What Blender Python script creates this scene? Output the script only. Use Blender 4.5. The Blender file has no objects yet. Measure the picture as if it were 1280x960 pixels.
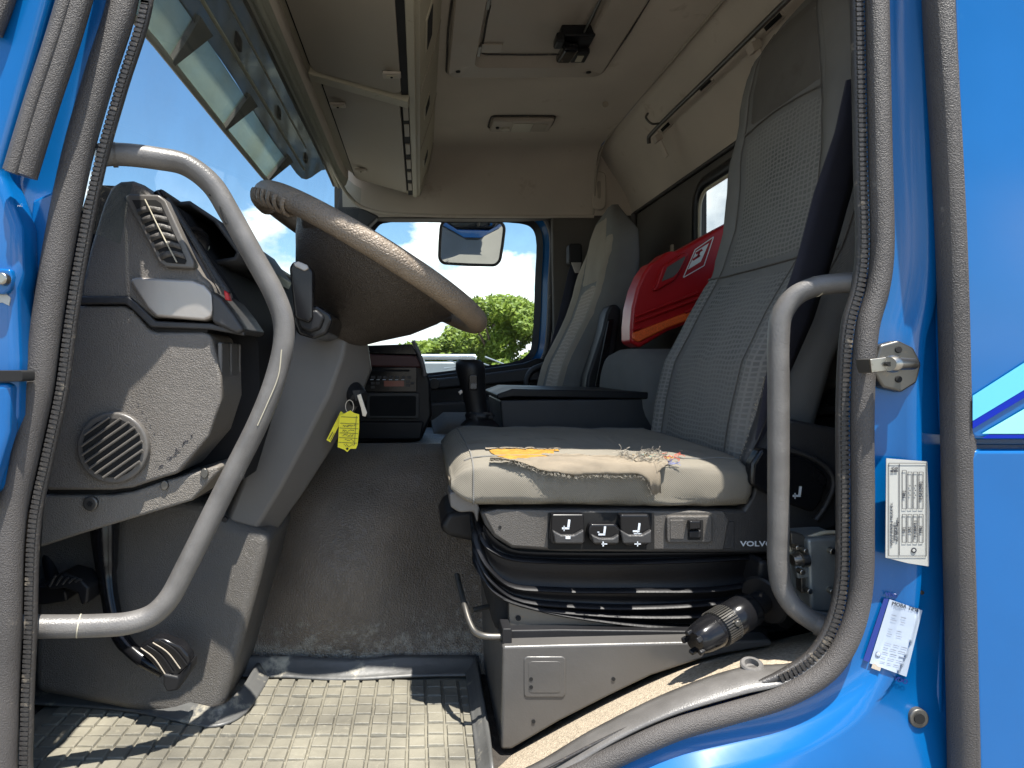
import bpy, bmesh, math, random
from mathutils import Vector, Matrix, noise
R = math.radians
random.seed(7)
S = bpy.context.scene
COL = S.collection
CZ = 1.75          # height of the lens above the yard
F, DC, VX, VY = 800.0, 0.85, 525.0, 452.0

# ------------------------------------------------------------------ camera
cam = bpy.data.cameras.new("camera"); camo = bpy.data.objects.new("camera", cam); COL.objects.link(camo)
cam.sensor_width = 36; cam.lens = 36 * F / 1280
cam.shift_x = (640 - VX) / 1280; cam.shift_y = -(480 - VY) / 1280
cam.clip_start = 0.02; cam.clip_end = 6000
camo.location = (0, -DC, CZ); camo.rotation_euler = (R(90), 0, 0)
S.camera = camo
# ------------------------------------------------------------------ light
SUN_TO = Vector((0.58, -1.0, 3.6)).normalized()
EXPOSURE = 1.58
sun = bpy.data.lights.new("sun", 'SUN'); sun.energy = 4.0; sun.angle = R(0.55); sun.color = (1, .955, .88)
suno = bpy.data.objects.new("sun", sun); COL.objects.link(suno)
suno.rotation_euler = SUN_TO.to_track_quat('Z', 'Y').to_euler(); suno.location = (0, -3, 8)
W = bpy.data.worlds.new("World"); S.world = W; W.use_nodes = True
nt = W.node_tree; nt.nodes.clear()
def N(t, tree=None, **kw):
    n = (tree or nt).nodes.new(t)
    for k, v in kw.items(): setattr(n, k, v)
    return n
sky = N('ShaderNodeTexSky'); sky.sky_type = 'NISHITA'; sky.sun_disc = False
sky.sun_elevation = math.asin(SUN_TO.z); sky.sun_rotation = math.atan2(SUN_TO.x, SUN_TO.y)
sky.air_density = 1.1; sky.dust_density = 0.4; sky.ozone_density = 2.0
tc = N('ShaderNodeTexCoord')
mp = N('ShaderNodeMapping'); mp.inputs['Location'].default_value = (-3.3, .7, 2.4); mp.inputs['Scale'].default_value = (1, 1, 1.7)
n1 = N('ShaderNodeTexNoise'); n1.inputs['Scale'].default_value = 3.6; n1.inputs['Detail'].default_value = 9; n1.inputs['Roughness'].default_value = .56
rp = N('ShaderNodeValToRGB'); rp.color_ramp.elements[0].position = .515; rp.color_ramp.elements[1].position = .575
rp.color_ramp.elements[0].color = (0, 0, 0, 1); rp.color_ramp.elements[1].color = (1, 1, 1, 1)
n2 = N('ShaderNodeTexNoise'); n2.inputs['Scale'].default_value = 11; n2.inputs['Detail'].default_value = 5
rc = N('ShaderNodeValToRGB'); rc.color_ramp.elements[0].color = (5.4, 5.9, 6.5, 1); rc.color_ramp.elements[1].color = (10.5, 10.4, 10.2, 1)
rc.color_ramp.elements[0].position = .35; rc.color_ramp.elements[1].position = .6
mx = N('ShaderNodeMix', data_type='RGBA')
bg = N('ShaderNodeBackground'); bg.inputs[1].default_value = 0.085
out = N('ShaderNodeOutputWorld')
L = nt.links.new
L(tc.outputs['Generated'], mp.inputs['Vector']); L(mp.outputs[0], n1.inputs['Vector']); L(mp.outputs[0], n2.inputs['Vector'])
sx = N('ShaderNodeSeparateXYZ'); L(tc.outputs['Generated'], sx.inputs[0])
m1 = N('ShaderNodeMapRange'); m1.inputs[1].default_value = .02; m1.inputs[2].default_value = .32; m1.inputs[3].default_value = .075; m1.inputs[4].default_value = -.03; L(sx.outputs['Z'], m1.inputs[0])
m2 = N('ShaderNodeMath', operation='ADD'); L(n1.outputs[0], m2.inputs[0]); L(m1.outputs[0], m2.inputs[1]); L(m2.outputs[0], rp.inputs[0]); L(n2.outputs[0], rc.inputs[0])
L(rp.outputs[0], mx.inputs['Factor']); hs = N('ShaderNodeHueSaturation'); hs.inputs['Saturation'].default_value = 1.2; L(sky.outputs[0], hs.inputs['Color']); L(hs.outputs[0], mx.inputs['A']); L(rc.outputs[0], mx.inputs['B'])
L(mx.outputs['Result'], bg.inputs[0]); L(bg.outputs[0], out.inputs[0])
S.view_settings.view_transform = 'Standard'; S.view_settings.look = 'None'
S.view_settings.exposure = EXPOSURE; S.view_settings.gamma = 1
S.cycles.use_denoising = True; S.cycles.max_bounces = 14; S.cycles.diffuse_bounces = 8
S.cycles.glossy_bounces = 5; S.cycles.transmission_bounces = 8; S.cycles.transparent_max_bounces = 12
S.cycles.sample_clamp_indirect = 6; S.cycles.caustics_refractive = False; S.cycles.caustics_reflective = False

# ------------------------------------------------------------------ materials
MATS = {}
def mat(name, col, rough=.6, metal=0, bump=None, bs=300, bd=.3, var=.12, vs=6, coat=0, col2=None, spec=.5, dirt=None, ds=25, dt=.6, space='Object'):
    m = bpy.data.materials.new(name); m.use_nodes = True; t = m.node_tree; ns = t.nodes; b = ns['Principled BSDF']
    l = t.links.new
    b.inputs['Roughness'].default_value = rough; b.inputs['Metallic'].default_value = metal
    b.inputs['Specular IOR Level'].default_value = spec
    if coat: b.inputs['Coat Weight'].default_value = coat; b.inputs['Coat Roughness'].default_value = .13
    c = N('ShaderNodeTexCoord', t); co = c.outputs[space]
    nz = N('ShaderNodeTexNoise', t); nz.inputs['Scale'].default_value = vs; nz.inputs['Detail'].default_value = 6; l(co, nz.inputs['Vector'])
    mr = N('ShaderNodeMapRange', t); mr.inputs[1].default_value = .3; mr.inputs[2].default_value = .7
    mr.inputs[3].default_value = 0; mr.inputs[4].default_value = 1; l(nz.outputs[0], mr.inputs[0])
    mxx = N('ShaderNodeMix', t, data_type='RGBA'); l(mr.outputs[0], mxx.inputs['Factor'])
    a = [x * (1 - var) for x in col]; bb = list(col2) if col2 else [min(1, x * (1 + var)) for x in col]
    mxx.inputs['A'].default_value = (*a, 1); mxx.inputs['B'].default_value = (*bb, 1)
    last = mxx.outputs['Result']
    if dirt:
        n3 = N('ShaderNodeTexNoise', t); n3.inputs['Scale'].default_value = ds; n3.inputs['Detail'].default_value = 8; n3.inputs['Roughness'].default_value = .7; l(co, n3.inputs['Vector'])
        r3 = N('ShaderNodeValToRGB', t); r3.color_ramp.elements[0].position = dt; r3.color_ramp.elements[1].position = dt + .12; l(n3.outputs[0], r3.inputs[0])
        m3 = N('ShaderNodeMix', t, data_type='RGBA'); l(r3.outputs[0], m3.inputs['Factor']); l(last, m3.inputs['A']); m3.inputs['B'].default_value = (*dirt, 1)
        last = m3.outputs['Result']
    l(last, b.inputs['Base Color'])
    rr = N('ShaderNodeMapRange', t); rr.inputs[1].default_value = .3; rr.inputs[2].default_value = .7
    rr.inputs[3].default_value = max(.02, rough - .07); rr.inputs[4].default_value = min(1, rough + .08); l(nz.outputs[0], rr.inputs[0]); l(rr.outputs[0], b.inputs['Roughness'])
    if bump:
        if bump == 'leather':
            v = N('ShaderNodeTexVoronoi', t); v.feature = 'DISTANCE_TO_EDGE'; v.inputs['Scale'].default_value = bs
            nn = N('ShaderNodeTexNoise', t); nn.inputs['Scale'].default_value = bs * .3; l(co, nn.inputs['Vector'])
            mm = N('ShaderNodeMix', t, data_type='VECTOR'); mm.inputs['Factor'].default_value = .01
            l(co, mm.inputs['A']); l(nn.outputs['Color'], mm.inputs['B']); l(mm.outputs['Result'], v.inputs['Vector'])
            cr = N('ShaderNodeMath', t, operation='MINIMUM'); l(v.outputs['Distance'], cr.inputs[0]); cr.inputs[1].default_value = .25
            h = cr.outputs[0]
        elif bump == 'weave':
            w1 = N('ShaderNodeTexWave', t); w1.inputs['Scale'].default_value = bs; w1.bands_direction = 'Z'; w1.inputs['Distortion'].default_value = .6; w1.inputs['Detail'].default_value = 1
            w2 = N('ShaderNodeTexWave', t); w2.inputs['Scale'].default_value = bs; w2.bands_direction = 'DIAGONAL'; w2.inputs['Distortion'].default_value = .6; w2.inputs['Detail'].default_value = 1
            l(co, w1.inputs['Vector']); l(co, w2.inputs['Vector'])
            ad = N('ShaderNodeMath', t, operation='ADD'); l(w1.outputs['Fac'], ad.inputs[0]); l(w2.outputs['Fac'], ad.inputs[1]); h = ad.outputs[0]
        else:
            n4 = N('ShaderNodeTexNoise', t); n4.inputs['Scale'].default_value = bs; n4.inputs['Detail'].default_value = 3; l(co, n4.inputs['Vector']); h = n4.outputs[0]
        n5 = N('ShaderNodeTexNoise', t); n5.inputs['Scale'].default_value = 14; n5.inputs['Detail'].default_value = 4; l(co, n5.inputs['Vector'])
        bu0 = N('ShaderNodeBump', t); bu0.inputs['Strength'].default_value = .35; bu0.inputs['Distance'].default_value = .004; l(n5.outputs[0], bu0.inputs['Height'])
        bu = N('ShaderNodeBump', t); bu.inputs['Strength'].default_value = bd; bu.inputs['Distance'].default_value = .003 if bump == 'leather' else .002; l(h, bu.inputs['Height'])
        l(bu0.outputs[0], bu.inputs['Normal']); l(bu.outputs[0], b.inputs['Normal'])
    MATS[name] = m
    return m
mat('blue', (0, .096, .30), .36, coat=.8, var=.06, spec=.15, dirt=(.012, .115, .30), ds=30, dt=.64)
mat('seal', (.066, .06, .056), .55, bump='noise', bs=650, bd=.9, var=.25, dirt=(.20, .18, .15), ds=40, dt=.64)
mat('seal_dark', (.035, .032, .03), .5, bump='noise', bs=300, bd=.4, dirt=(.20, .17, .13), ds=60, dt=.58)
mat('dash', (.135, .122, .107), .5, bump='leather', bs=290, bd=.65, var=.08)
mat('dash_low', (.155, .14, .12), .55, bump='leather', bs=300, bd=.7, var=.08)
mat('plastic', (.10, .092, .083), .4, bump='noise', bs=500, bd=.12, var=.06)
mat('plastic_dark', (.032, .031, .031), .42, bump='leather', bs=500, bd=.3, var=.1)
mat('black', (.010, .010, .011), .45, spec=.3, var=.2, bump='noise', bs=300, bd=.08)
mat('gloss_black', (.008, .008, .009), .2, var=.1, spec=.3)
mat('void', (.006, .006, .006), .9, var=.1)
mat('handle', (.118, .112, .105), .36, bump='noise', bs=500, bd=.3, var=.2, vs=22, dirt=(.20, .19, .175), ds=34, dt=.64)
mat('silver', (.36, .33, .30), .4, metal=.5, var=.05, bump='noise', bs=500, bd=.05)
mat('steel', (.35, .33, .29), .32, metal=1, var=.15, dirt=(.12, .09, .06), ds=50, dt=.6)
mat('dark_steel', (.11, .105, .095), .38, metal=.7, var=.3, dirt=(.2, .15, .1), ds=60, dt=.6)
mat('galv', (.22, .24, .24), .5, metal=.5, var=.2, bump='noise', bs=80, bd=.3)
mat('dash_black', (.012, .012, .013), .75, spec=.15, var=.2)
mat('seat_plastic', (.075, .068, .06), .5, bump='leather', bs=420, bd=.5, var=.1)
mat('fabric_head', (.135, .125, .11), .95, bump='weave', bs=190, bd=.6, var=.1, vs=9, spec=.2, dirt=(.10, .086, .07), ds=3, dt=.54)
mat('fabric_brightened', (.36, .31, .245), .95, bump='weave', bs=190, bd=.6, var=.1, vs=9, spec=.2)  # far seat fabric with extra brightness put into its colour, in place of light
mat('gray_ink', (.25, .27, .33), .7)
mat('beige', (.57, .505, .42), .85, bump='noise', bs=500, bd=.6, var=.09, vs=3, dirt=(.42, .345, .26), ds=6, dt=.60)
mat('cabinet', (.36, .315, .25), .6, bump='noise', bs=500, bd=.15, var=.05)
mat('cabinet_rim', (.44, .40, .30), .55, var=.06, dirt=(.25, .2, .14), ds=40, dt=.62)
mat('hatch', (.43, .375, .31), .55, var=.06, vs=9)
mat('fabric', (.205, .187, .152), .95, bump='weave', bs=190, bd=.5, dirt=(.155, .138, .108), ds=7, dt=.56, var=.1, vs=9, spec=.2)
mat('fabric_side', (.17, .165, .152), .95, bump='weave', bs=190, bd=.4, var=.1, vs=9, spec=.2)
mat('rear_grey', (.10, .09, .078), .8, bump='noise', bs=500, bd=.2, var=.1)
mat('carpet', (.38, .32, .24), .97, bump='noise', bs=420, bd=1.0, var=.3, vs=220, spec=.1)
mat('carpet_dark', (.05, .045, .04), .97, bump='noise', bs=420, bd=1.0, var=.3, vs=60, spec=.1)
mat('tunnel', (.108, .085, .062), .42, bump='leather', bs=200, bd=1.0, var=.25, vs=8, dirt=(.15, .125, .095), ds=14, dt=.64)
mat('kick', (.082, .075, .066), .45, bump='leather', bs=300, bd=.6, var=.1, dirt=(.30, .27, .22), ds=30, dt=.75)
mat('rubber_mat', (.13, .122, .10), .5, bump='noise', bs=60, bd=1.0, var=.2, vs=7, col2=(.215, .20, .155), dirt=(.26, .24, .185), ds=40, dt=.60)
mat('mat_lip', (.075, .075, .072), .45, bump='noise', bs=60, bd=.4, var=.3, dirt=(.34, .31, .24), ds=14, dt=.55)
mat('rim', (.19, .15, .11), .5, bump='leather', bs=170, bd=1.0, var=.2, vs=14, dirt=(.26, .21, .16), ds=30, dt=.6)
mat('hub', (.040, .032, .025), .45, bump='leather', bs=240, bd=.9, var=.2, vs=6)
mat('pedestal', (.088, .084, .079), .35, metal=.1, var=.08, bump='noise', bs=300, bd=.08, dirt=(.3, .26, .2), ds=60, dt=.74)
mat('bellows', (.005, .005, .006), .45, spec=.3, var=.2, bump='noise', bs=200, bd=.15, dirt=(.1, .085, .065), ds=30, dt=.7)
mat('red', (.40, .006, .008), .4, var=.06)
mat('orange', (.80, .12, .02), .45, var=.2, vs=300)
mat('white', (.75, .74, .70), .6, var=.04)
mat('yellow', (.80, .70, .02), .5, var=.05)
mat('ink', (.02, .02, .03), .7, var=.1)
mat('paper', (.40, .40, .37), .5, var=.05, dirt=(.5, .46, .38), ds=30, dt=.66)
mat('paper_blue', (.40, .46, .55), .35, var=.08, vs=20)
mat('navy', (.012, .03, .20), .4, var=.1)
mat('belt', (.022, .022, .035), .7, bump='weave', bs=300, bd=.5, var=.1)
mat('cyan', (.10, .45, .68), .35, var=.03)
mat('mint', (.26, .66, .58), .35, var=.03)
mat('deep', (0, .015, .30), .4, var=.03, spec=.2)
mat('foam', (.33, .18, .038), .95, bump='noise', bs=260, bd=1.0, var=.2, vs=70, spec=.1)
mat('lining', (.29, .245, .185), .97, bump='weave', bs=240, bd=.7, var=.1, vs=30, spec=.1)
mat('thread', (.30, .27, .22), .95, var=.2)
mat('thread_red', (.5, .07, .04), .9); mat('thread_teal', (.08, .26, .21), .9); mat('thread_blue', (.2, .22, .40), .9)
mat('icon', (.62, .66, .70), .5, var=.03)
mat('burgundy', (.07, .022, .018), .5, bump='leather', bs=400, bd=.3)
mat('display', (.22, .035, .015), .3, var=.1)
mat('ground', (.19, .175, .15), .9, bump='noise', bs=8, bd=.4, var=.15, vs=.6)
mat('bark', (.10, .07, .045), .9, bump='noise', bs=30, bd=.8)
mat('white_paint', (.24, .27, .30), .35, var=.05)
mat('alu', (.5, .52, .55), .3, metal=.8, var=.1)
mat('lamp_lens', (.50, .47, .38), .3, var=.05)
def leafmat(name, c1, c2):
    m = bpy.data.materials.new(name); m.use_nodes = True; t = m.node_tree; b = t.nodes['Principled BSDF']
    g = N('ShaderNodeNewGeometry', t); mr = N('ShaderNodeMix', t, data_type='RGBA')
    mr.inputs['A'].default_value = (*c1, 1); mr.inputs['B'].default_value = (*c2, 1)
    t.links.new(g.outputs['Random Per Island'], mr.inputs['Factor']); t.links.new(mr.outputs['Result'], b.inputs['Base Color'])
    b.inputs['Roughness'].default_value = .55
    tl = N('ShaderNodeBsdfTranslucent', t); t.links.new(mr.outputs['Result'], tl.inputs[0])
    ms = N('ShaderNodeMixShader', t); ms.inputs[0].default_value = .35
    t.links.new(b.outputs[0], ms.inputs[1]); t.links.new(tl.outputs[0], ms.inputs[2])
    t.links.new(ms.outputs[0], t.nodes['Material Output'].inputs[0]); MATS[name] = m
leafmat('leaf', (.14, .21, .03), (.30, .38, .055)); leafmat('leaf2', (.07, .13, .03), (.16, .24, .05))
def glassmat(name, tint, refl=.08, rough=.02):
    m = bpy.data.materials.new(name); m.use_nodes = True; t = m.node_tree; t.nodes.clear()
    tr = N('ShaderNodeBsdfTransparent', t); tr.inputs[0].default_value = (*tint, 1)
    gl = N('ShaderNodeBsdfGlossy', t); gl.inputs['Roughness'].default_value = rough
    fr = N('ShaderNodeFresnel', t); fr.inputs[0].default_value = 1.35
    ml = N('ShaderNodeMath', t, operation='MULTIPLY'); ml.inputs[1].default_value = refl * 3
    ms = N('ShaderNodeMixShader', t); o = N('ShaderNodeOutputMaterial', t)
    t.links.new(fr.outputs[0], ml.inputs[0]); t.links.new(ml.outputs[0], ms.inputs[0])
    t.links.new(tr.outputs[0], ms.inputs[1]); t.links.new(gl.outputs[0], ms.inputs[2])
    c = N('ShaderNodeTexCoord', t); nz = N('ShaderNodeTexNoise', t); nz.inputs['Scale'].default_value = 5; nz.inputs['Detail'].default_value = 9; nz.inputs['Roughness'].default_value = .7
    mr = N('ShaderNodeMapRange', t); mr.inputs[1].default_value = .4; mr.inputs[2].default_value = .75; mr.inputs[3].default_value = .01; mr.inputs[4].default_value = .14
    t.links.new(c.outputs['Object'], nz.inputs['Vector']); t.links.new(nz.outputs[0], mr.inputs[0])
    df = N('ShaderNodeBsdfDiffuse', t); df.inputs[0].default_value = (.45, .43, .38, 1); md = N('ShaderNodeMixShader', t)
    t.links.new(mr.outputs[0], md.inputs[0]); t.links.new(ms.outputs[0], md.inputs[1]); t.links.new(df.outputs[0], md.inputs[2]); t.links.new(md.outputs[0], o.inputs[0]); MATS[name] = m
glassmat('glass', (.74, .80, .79), .03); glassmat('rear_glass', (.45, .5, .52), .05)
def acrylic(name, tint, mix, diff):
    m = bpy.data.materials.new(name); m.use_nodes = True; t = m.node_tree; t.nodes.clear()
    tr = N('ShaderNodeBsdfTransparent', t); tr.inputs[0].default_value = (*tint, 1)
    df = N('ShaderNodeBsdfDiffuse', t); df.inputs[0].default_value = (*diff, 1)
    tl = N('ShaderNodeBsdfTranslucent', t); tl.inputs[0].default_value = (*diff, 1)
    a = N('ShaderNodeMixShader', t); a.inputs[0].default_value = .5; b = N('ShaderNodeMixShader', t); b.inputs[0].default_value = mix
    c = N('ShaderNodeTexCoord', t); nz = N('ShaderNodeTexNoise', t); nz.inputs['Scale'].default_value = 9; nz.inputs['Detail'].default_value = 7
    mr = N('ShaderNodeMapRange', t); mr.inputs[1].default_value = .3; mr.inputs[2].default_value = .7; mr.inputs[3].default_value = mix * .75; mr.inputs[4].default_value = min(1, mix * 1.25)
    t.links.new(c.outputs['Object'], nz.inputs['Vector']); t.links.new(nz.outputs[0], mr.inputs[0]); t.links.new(mr.outputs[0], b.inputs[0])
    o = N('ShaderNodeOutputMaterial', t)
    t.links.new(df.outputs[0], a.inputs[1]); t.links.new(tl.outputs[0], a.inputs[2])
    t.links.new(tr.outputs[0], b.inputs[1]); t.links.new(a.outputs[0], b.inputs[2]); t.links.new(b.outputs[0], o.inputs[0]); MATS[name] = m
acrylic('visor_pane', (.62, .70, .64), .58, (.50, .52, .44)); acrylic('visor_dark', (.22, .24, .22), .96, (.07, .065, .05))
acrylic('visor_green', (.62, .72, .35), .5, (.42, .50, .18))
def mirrormat():
    m = bpy.data.materials.new('mirror_face'); m.use_nodes = True; b = m.node_tree.nodes['Principled BSDF']
    b.inputs['Metallic'].default_value = 1; b.inputs['Roughness'].default_value = .03; b.inputs['Base Color'].default_value = (.8, .8, .8, 1); MATS['mirror_face'] = m
mirrormat()
def knitmat(name, c1, c2, sc=1.0):
    m = bpy.data.materials.new(name); m.use_nodes = True; t = m.node_tree; b = t.nodes['Principled BSDF']; l = t.links.new
    b.inputs['Roughness'].default_value = .95; b.inputs['Specular IOR Level'].default_value = .2
    c = N('ShaderNodeTexCoord', t); sp = N('ShaderNodeSeparateXYZ', t); cb = N('ShaderNodeCombineXYZ', t)
    l(c.outputs['Object'], sp.inputs[0])
    nz = N('ShaderNodeTexNoise', t); nz.inputs['Scale'].default_value = 12; l(c.outputs['Object'], nz.inputs['Vector'])
    md = N('ShaderNodeMath', t, operation='MULTIPLY_ADD'); md.inputs[1].default_value = .02; l(nz.outputs[0], md.inputs[0]); l(sp.outputs['Z'], md.inputs[2])
    l(sp.outputs['Y'], cb.inputs['X']); l(md.outputs[0], cb.inputs['Y'])
    br = N('ShaderNodeTexBrick', t); br.offset = .0; br.inputs['Scale'].default_value = 1
    br.inputs['Brick Width'].default_value = .0125 * sc; br.inputs['Row Height'].default_value = .0095 * sc; br.inputs['Mortar Size'].default_value = .0026 * sc
    br.inputs['Mortar Smooth'].default_value = .6
    br.inputs['Color1'].default_value = (*c1, 1); br.inputs['Color2'].default_value = (*[x * .75 for x in c1], 1); br.inputs['Mortar'].default_value = (*c2, 1)
    l(cb.outputs[0], br.inputs['Vector'])
    n2 = N('ShaderNodeTexNoise', t); n2.inputs['Scale'].default_value = 5; n2.inputs['Detail'].default_value = 5; l(c.outputs['Object'], n2.inputs['Vector'])
    r2 = N('ShaderNodeValToRGB', t); r2.color_ramp.elements[0].position = .35; r2.color_ramp.elements[1].position = .65; l(n2.outputs[0], r2.inputs[0])
    mx2 = N('ShaderNodeMix', t, data_type='RGBA'); mx2.inputs['B'].default_value = (*c2, 1)
    mu = N('ShaderNodeMath', t, operation='MULTIPLY'); mu.inputs[1].default_value = .8; l(r2.outputs[0], mu.inputs[0]); l(mu.outputs[0], mx2.inputs['Factor'])
    l(br.outputs['Color'], mx2.inputs['A']); l(mx2.outputs['Result'], b.inputs['Base Color'])
    n3 = N('ShaderNodeTexNoise', t); n3.inputs['Scale'].default_value = 700; l(c.outputs['Object'], n3.inputs['Vector'])
    ad = N('ShaderNodeMath', t, operation='MULTIPLY_ADD'); ad.inputs[1].default_value = .5; l(n3.outputs[0], ad.inputs[0]); l(br.outputs['Fac'], ad.inputs[2])
    bu = N('ShaderNodeBump', t); bu.inputs['Strength'].default_value = .6; bu.inputs['Distance'].default_value = .001; l(ad.outputs[0], bu.inputs['Height']); l(bu.outputs[0], b.inputs['Normal'])
    MATS[name] = m
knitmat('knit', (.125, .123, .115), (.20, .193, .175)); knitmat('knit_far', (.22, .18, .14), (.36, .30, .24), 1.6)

def dustband():
    t = MATS['tunnel'].node_tree; b = t.nodes['Principled BSDF']; l = t.links.new; src = b.inputs['Base Color'].links[0].from_socket
    c = N('ShaderNodeTexCoord', t); sp = N('ShaderNodeSeparateXYZ', t); l(c.outputs['Object'], sp.inputs[0])
    mr = N('ShaderNodeMapRange', t); mr.inputs[1].default_value = .02; mr.inputs[2].default_value = .16; mr.inputs[3].default_value = .20; mr.inputs[4].default_value = -.05; l(sp.outputs['Z'], mr.inputs[0])
    n = N('ShaderNodeTexNoise', t); n.inputs['Scale'].default_value = 55; n.inputs['Detail'].default_value = 9; n.inputs['Roughness'].default_value = .75; l(c.outputs['Object'], n.inputs['Vector'])
    a = N('ShaderNodeMath', t, operation='ADD'); l(n.outputs[0], a.inputs[0]); l(mr.outputs[0], a.inputs[1])
    r = N('ShaderNodeValToRGB', t); r.color_ramp.elements[0].position = .60; r.color_ramp.elements[1].position = .72; l(a.outputs[0], r.inputs[0])
    m = N('ShaderNodeMix', t, data_type='RGBA'); l(r.outputs[0], m.inputs['Factor']); l(src, m.inputs['A']); m.inputs['B'].default_value = (.19, .17, .135, 1); l(m.outputs['Result'], b.inputs['Base Color'])
dustband()
# ------------------------------------------------------------------ helpers
def P(px, py, y):
    s = (y + DC) / F
    return Vector(((px - VX) * s, y, CZ + (VY - py) * s))
def origin(parent):
    v = Vector((0, 0, 0)); p = parent
    while p is not None: v += p.location; p = p.parent
    return v
def obj(name, verts, faces, m, parent=None, smooth=None, bevel=0, seg=2, sub=0, solid=0, mats=None, fm=None):
    me = bpy.data.meshes.new(name); o0 = origin(parent)
    me.from_pydata([Vector(v) - o0 for v in verts], [], faces); me.validate()
    bm = bmesh.new(); bm.from_mesh(me); bmesh.ops.recalc_face_normals(bm, faces=bm.faces); bm.to_mesh(me); bm.free()
    me.materials.append(MATS[m])
    if mats:
        for k in mats: me.materials.append(MATS[k])
        for i, f in enumerate(me.polygons): f.material_index = fm[i]
    if smooth is not None:
        me.polygons.foreach_set('use_smooth', [True] * len(me.polygons))
        if smooth < 179: me.set_sharp_from_angle(angle=R(smooth))
    o = bpy.data.objects.new(name, me); COL.objects.link(o); o.parent = parent
    if solid: q = o.modifiers.new('s', 'SOLIDIFY'); q.thickness = solid; q.offset = 0
    if bevel:
        q = o.modifiers.new('b', 'BEVEL'); q.width = bevel; q.segments = seg; q.limit_method = 'ANGLE'; q.angle_limit = R(30); q.use_clamp_overlap = True
        me.polygons.foreach_set('use_smooth', [True] * len(me.polygons)); me.set_sharp_from_angle(angle=R(60 if bevel > .002 else 35))
        q.harden_normals = True
    if sub: q = o.modifiers.new('u', 'SUBSURF'); q.levels = sub; q.render_levels = sub
    return o
def tag(o, label=None, cat=None, group=None, kind=None):
    if label: o['label'] = label
    if cat: o['category'] = cat
    if group: o['group'] = group
    if kind: o['kind'] = kind
    return o
def thing(name, label, cat, loc=(0, 0, CZ), group=None):
    o = bpy.data.objects.new(name, None); COL.objects.link(o); o.location = loc; o.empty_display_size = .05
    return tag(o, label, cat, group)
def structure(o): o['kind'] = 'structure'; return o
def prism(name, poly, y0, y1, m, parent=None, bevel=.002, seg=2, skew=0, **kw):
    a = [P(x, y, y0) for x, y in poly]; b = [v + Vector((skew, y1 - y0, 0)) for v in a]; n = len(a)
    f = [list(range(n)), list(range(2 * n - 1, n - 1, -1))] + [[i, (i + 1) % n, n + (i + 1) % n, n + i] for i in range(n)]
    return obj(name, a + b, f, m, parent, bevel=bevel, seg=seg, **kw)
def box(name, x0, x1, y0, y1, z0, z1, m, parent=None, bevel=.003, seg=2, rot=None, **kw):
    v = [Vector((x, y, z + CZ)) for z in (z0, z1) for y in (y0, y1) for x in (x0, x1)]
    if rot:
        c = sum(v, Vector()) / 8; v = [c + rot @ (p - c) for p in v]
    f = [(0, 2, 3, 1), (4, 5, 7, 6), (0, 1, 5, 4), (2, 6, 7, 3), (0, 4, 6, 2), (1, 3, 7, 5)]
    return obj(name, v, f, m, parent, bevel=bevel, seg=seg, **kw)
def grid(name, rows, m, parent=None, smooth=60, closed=False, cap=False, **kw):
    n = len(rows[0]); v = [p for r in rows for p in r]; f = []
    for i in range(len(rows) - 1):
        for j in range(n if closed else n - 1):
            k = (j + 1) % n
            f.append((i * n + j, i * n + k, (i + 1) * n + k, (i + 1) * n + j))
    if cap: f.append(tuple(range(n))); f.append(tuple(range(len(v) - 1, len(v) - n - 1, -1)))
    return obj(name, v, f, m, parent, smooth=smooth, **kw)
def cr(pts, k=6, closed=False):
    pts = [Vector(p) for p in pts]; n = len(pts); o = []
    for i in range(n if closed else n - 1):
        if closed: p0, p1, p2, p3 = pts[i - 1], pts[i], pts[(i + 1) % n], pts[(i + 2) % n]
        else: p0, p1, p2, p3 = pts[max(i - 1, 0)], pts[i], pts[i + 1], pts[min(i + 2, n - 1)]
        d1 = max((p1 - p0).length, 1e-6) ** .5; d2 = max((p2 - p1).length, 1e-6) ** .5; d3 = max((p3 - p2).length, 1e-6) ** .5
        t1 = (p2 - p1) if (p1 - p0).length < 1e-6 else ((p1 - p0) / d1 - (p2 - p0) / (d1 + d2) + (p2 - p1) / d2) * d2
        t2 = (p2 - p1) if (p3 - p2).length < 1e-6 else ((p2 - p1) / d2 - (p3 - p1) / (d2 + d3) + (p3 - p2) / d3) * d2
        for j in range(k):
            t = j / k; t_2 = t * t; t_3 = t_2 * t
            o.append(p1 * (2 * t_3 - 3 * t_2 + 1) + t1 * (t_3 - 2 * t_2 + t) + p2 * (-2 * t_3 + 3 * t_2) + t2 * (t_3 - t_2))
    if not closed: o.append(pts[-1])
    return o
def tubev(pts, r, seg=12, closed=False, r2=None, ref=None):
    pts = [Vector(p) for p in pts]; n = len(pts); rows = []; up = None
    for i, p in enumerate(pts):
        if closed: t = (pts[(i + 1) % n] - pts[i - 1]).normalized()
        else: t = (pts[min(i + 1, n - 1)] - pts[max(i - 1, 0)]).normalized()
        if ref is not None: up = Vector(ref); up = (up - t * up.dot(t)).normalized()
        elif up is None: a = Vector((0, 1, 0)) if abs(t.y) < .9 else Vector((1, 0, 0)); up = (a - t * a.dot(t)).normalized()
        else: up = (up - t * up.dot(t)).normalized()
        s = t.cross(up); ri = r[i] if isinstance(r, (list, tuple)) else r; rj = r2 if r2 else ri
        rows.append([p + (s * math.cos(a) * ri + up * math.sin(a) * rj) for a in [2 * math.pi * k / seg for k in range(seg)]])
    if closed: rows.append(rows[0])
    return rows
def tube(name, pts, r, m, parent=None, seg=12, closed=False, r2=None, ref=None, **kw):
    return grid(name, tubev(pts, r, seg, closed, r2, ref), m, parent, smooth=60, closed=True, cap=not closed, **kw)
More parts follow.
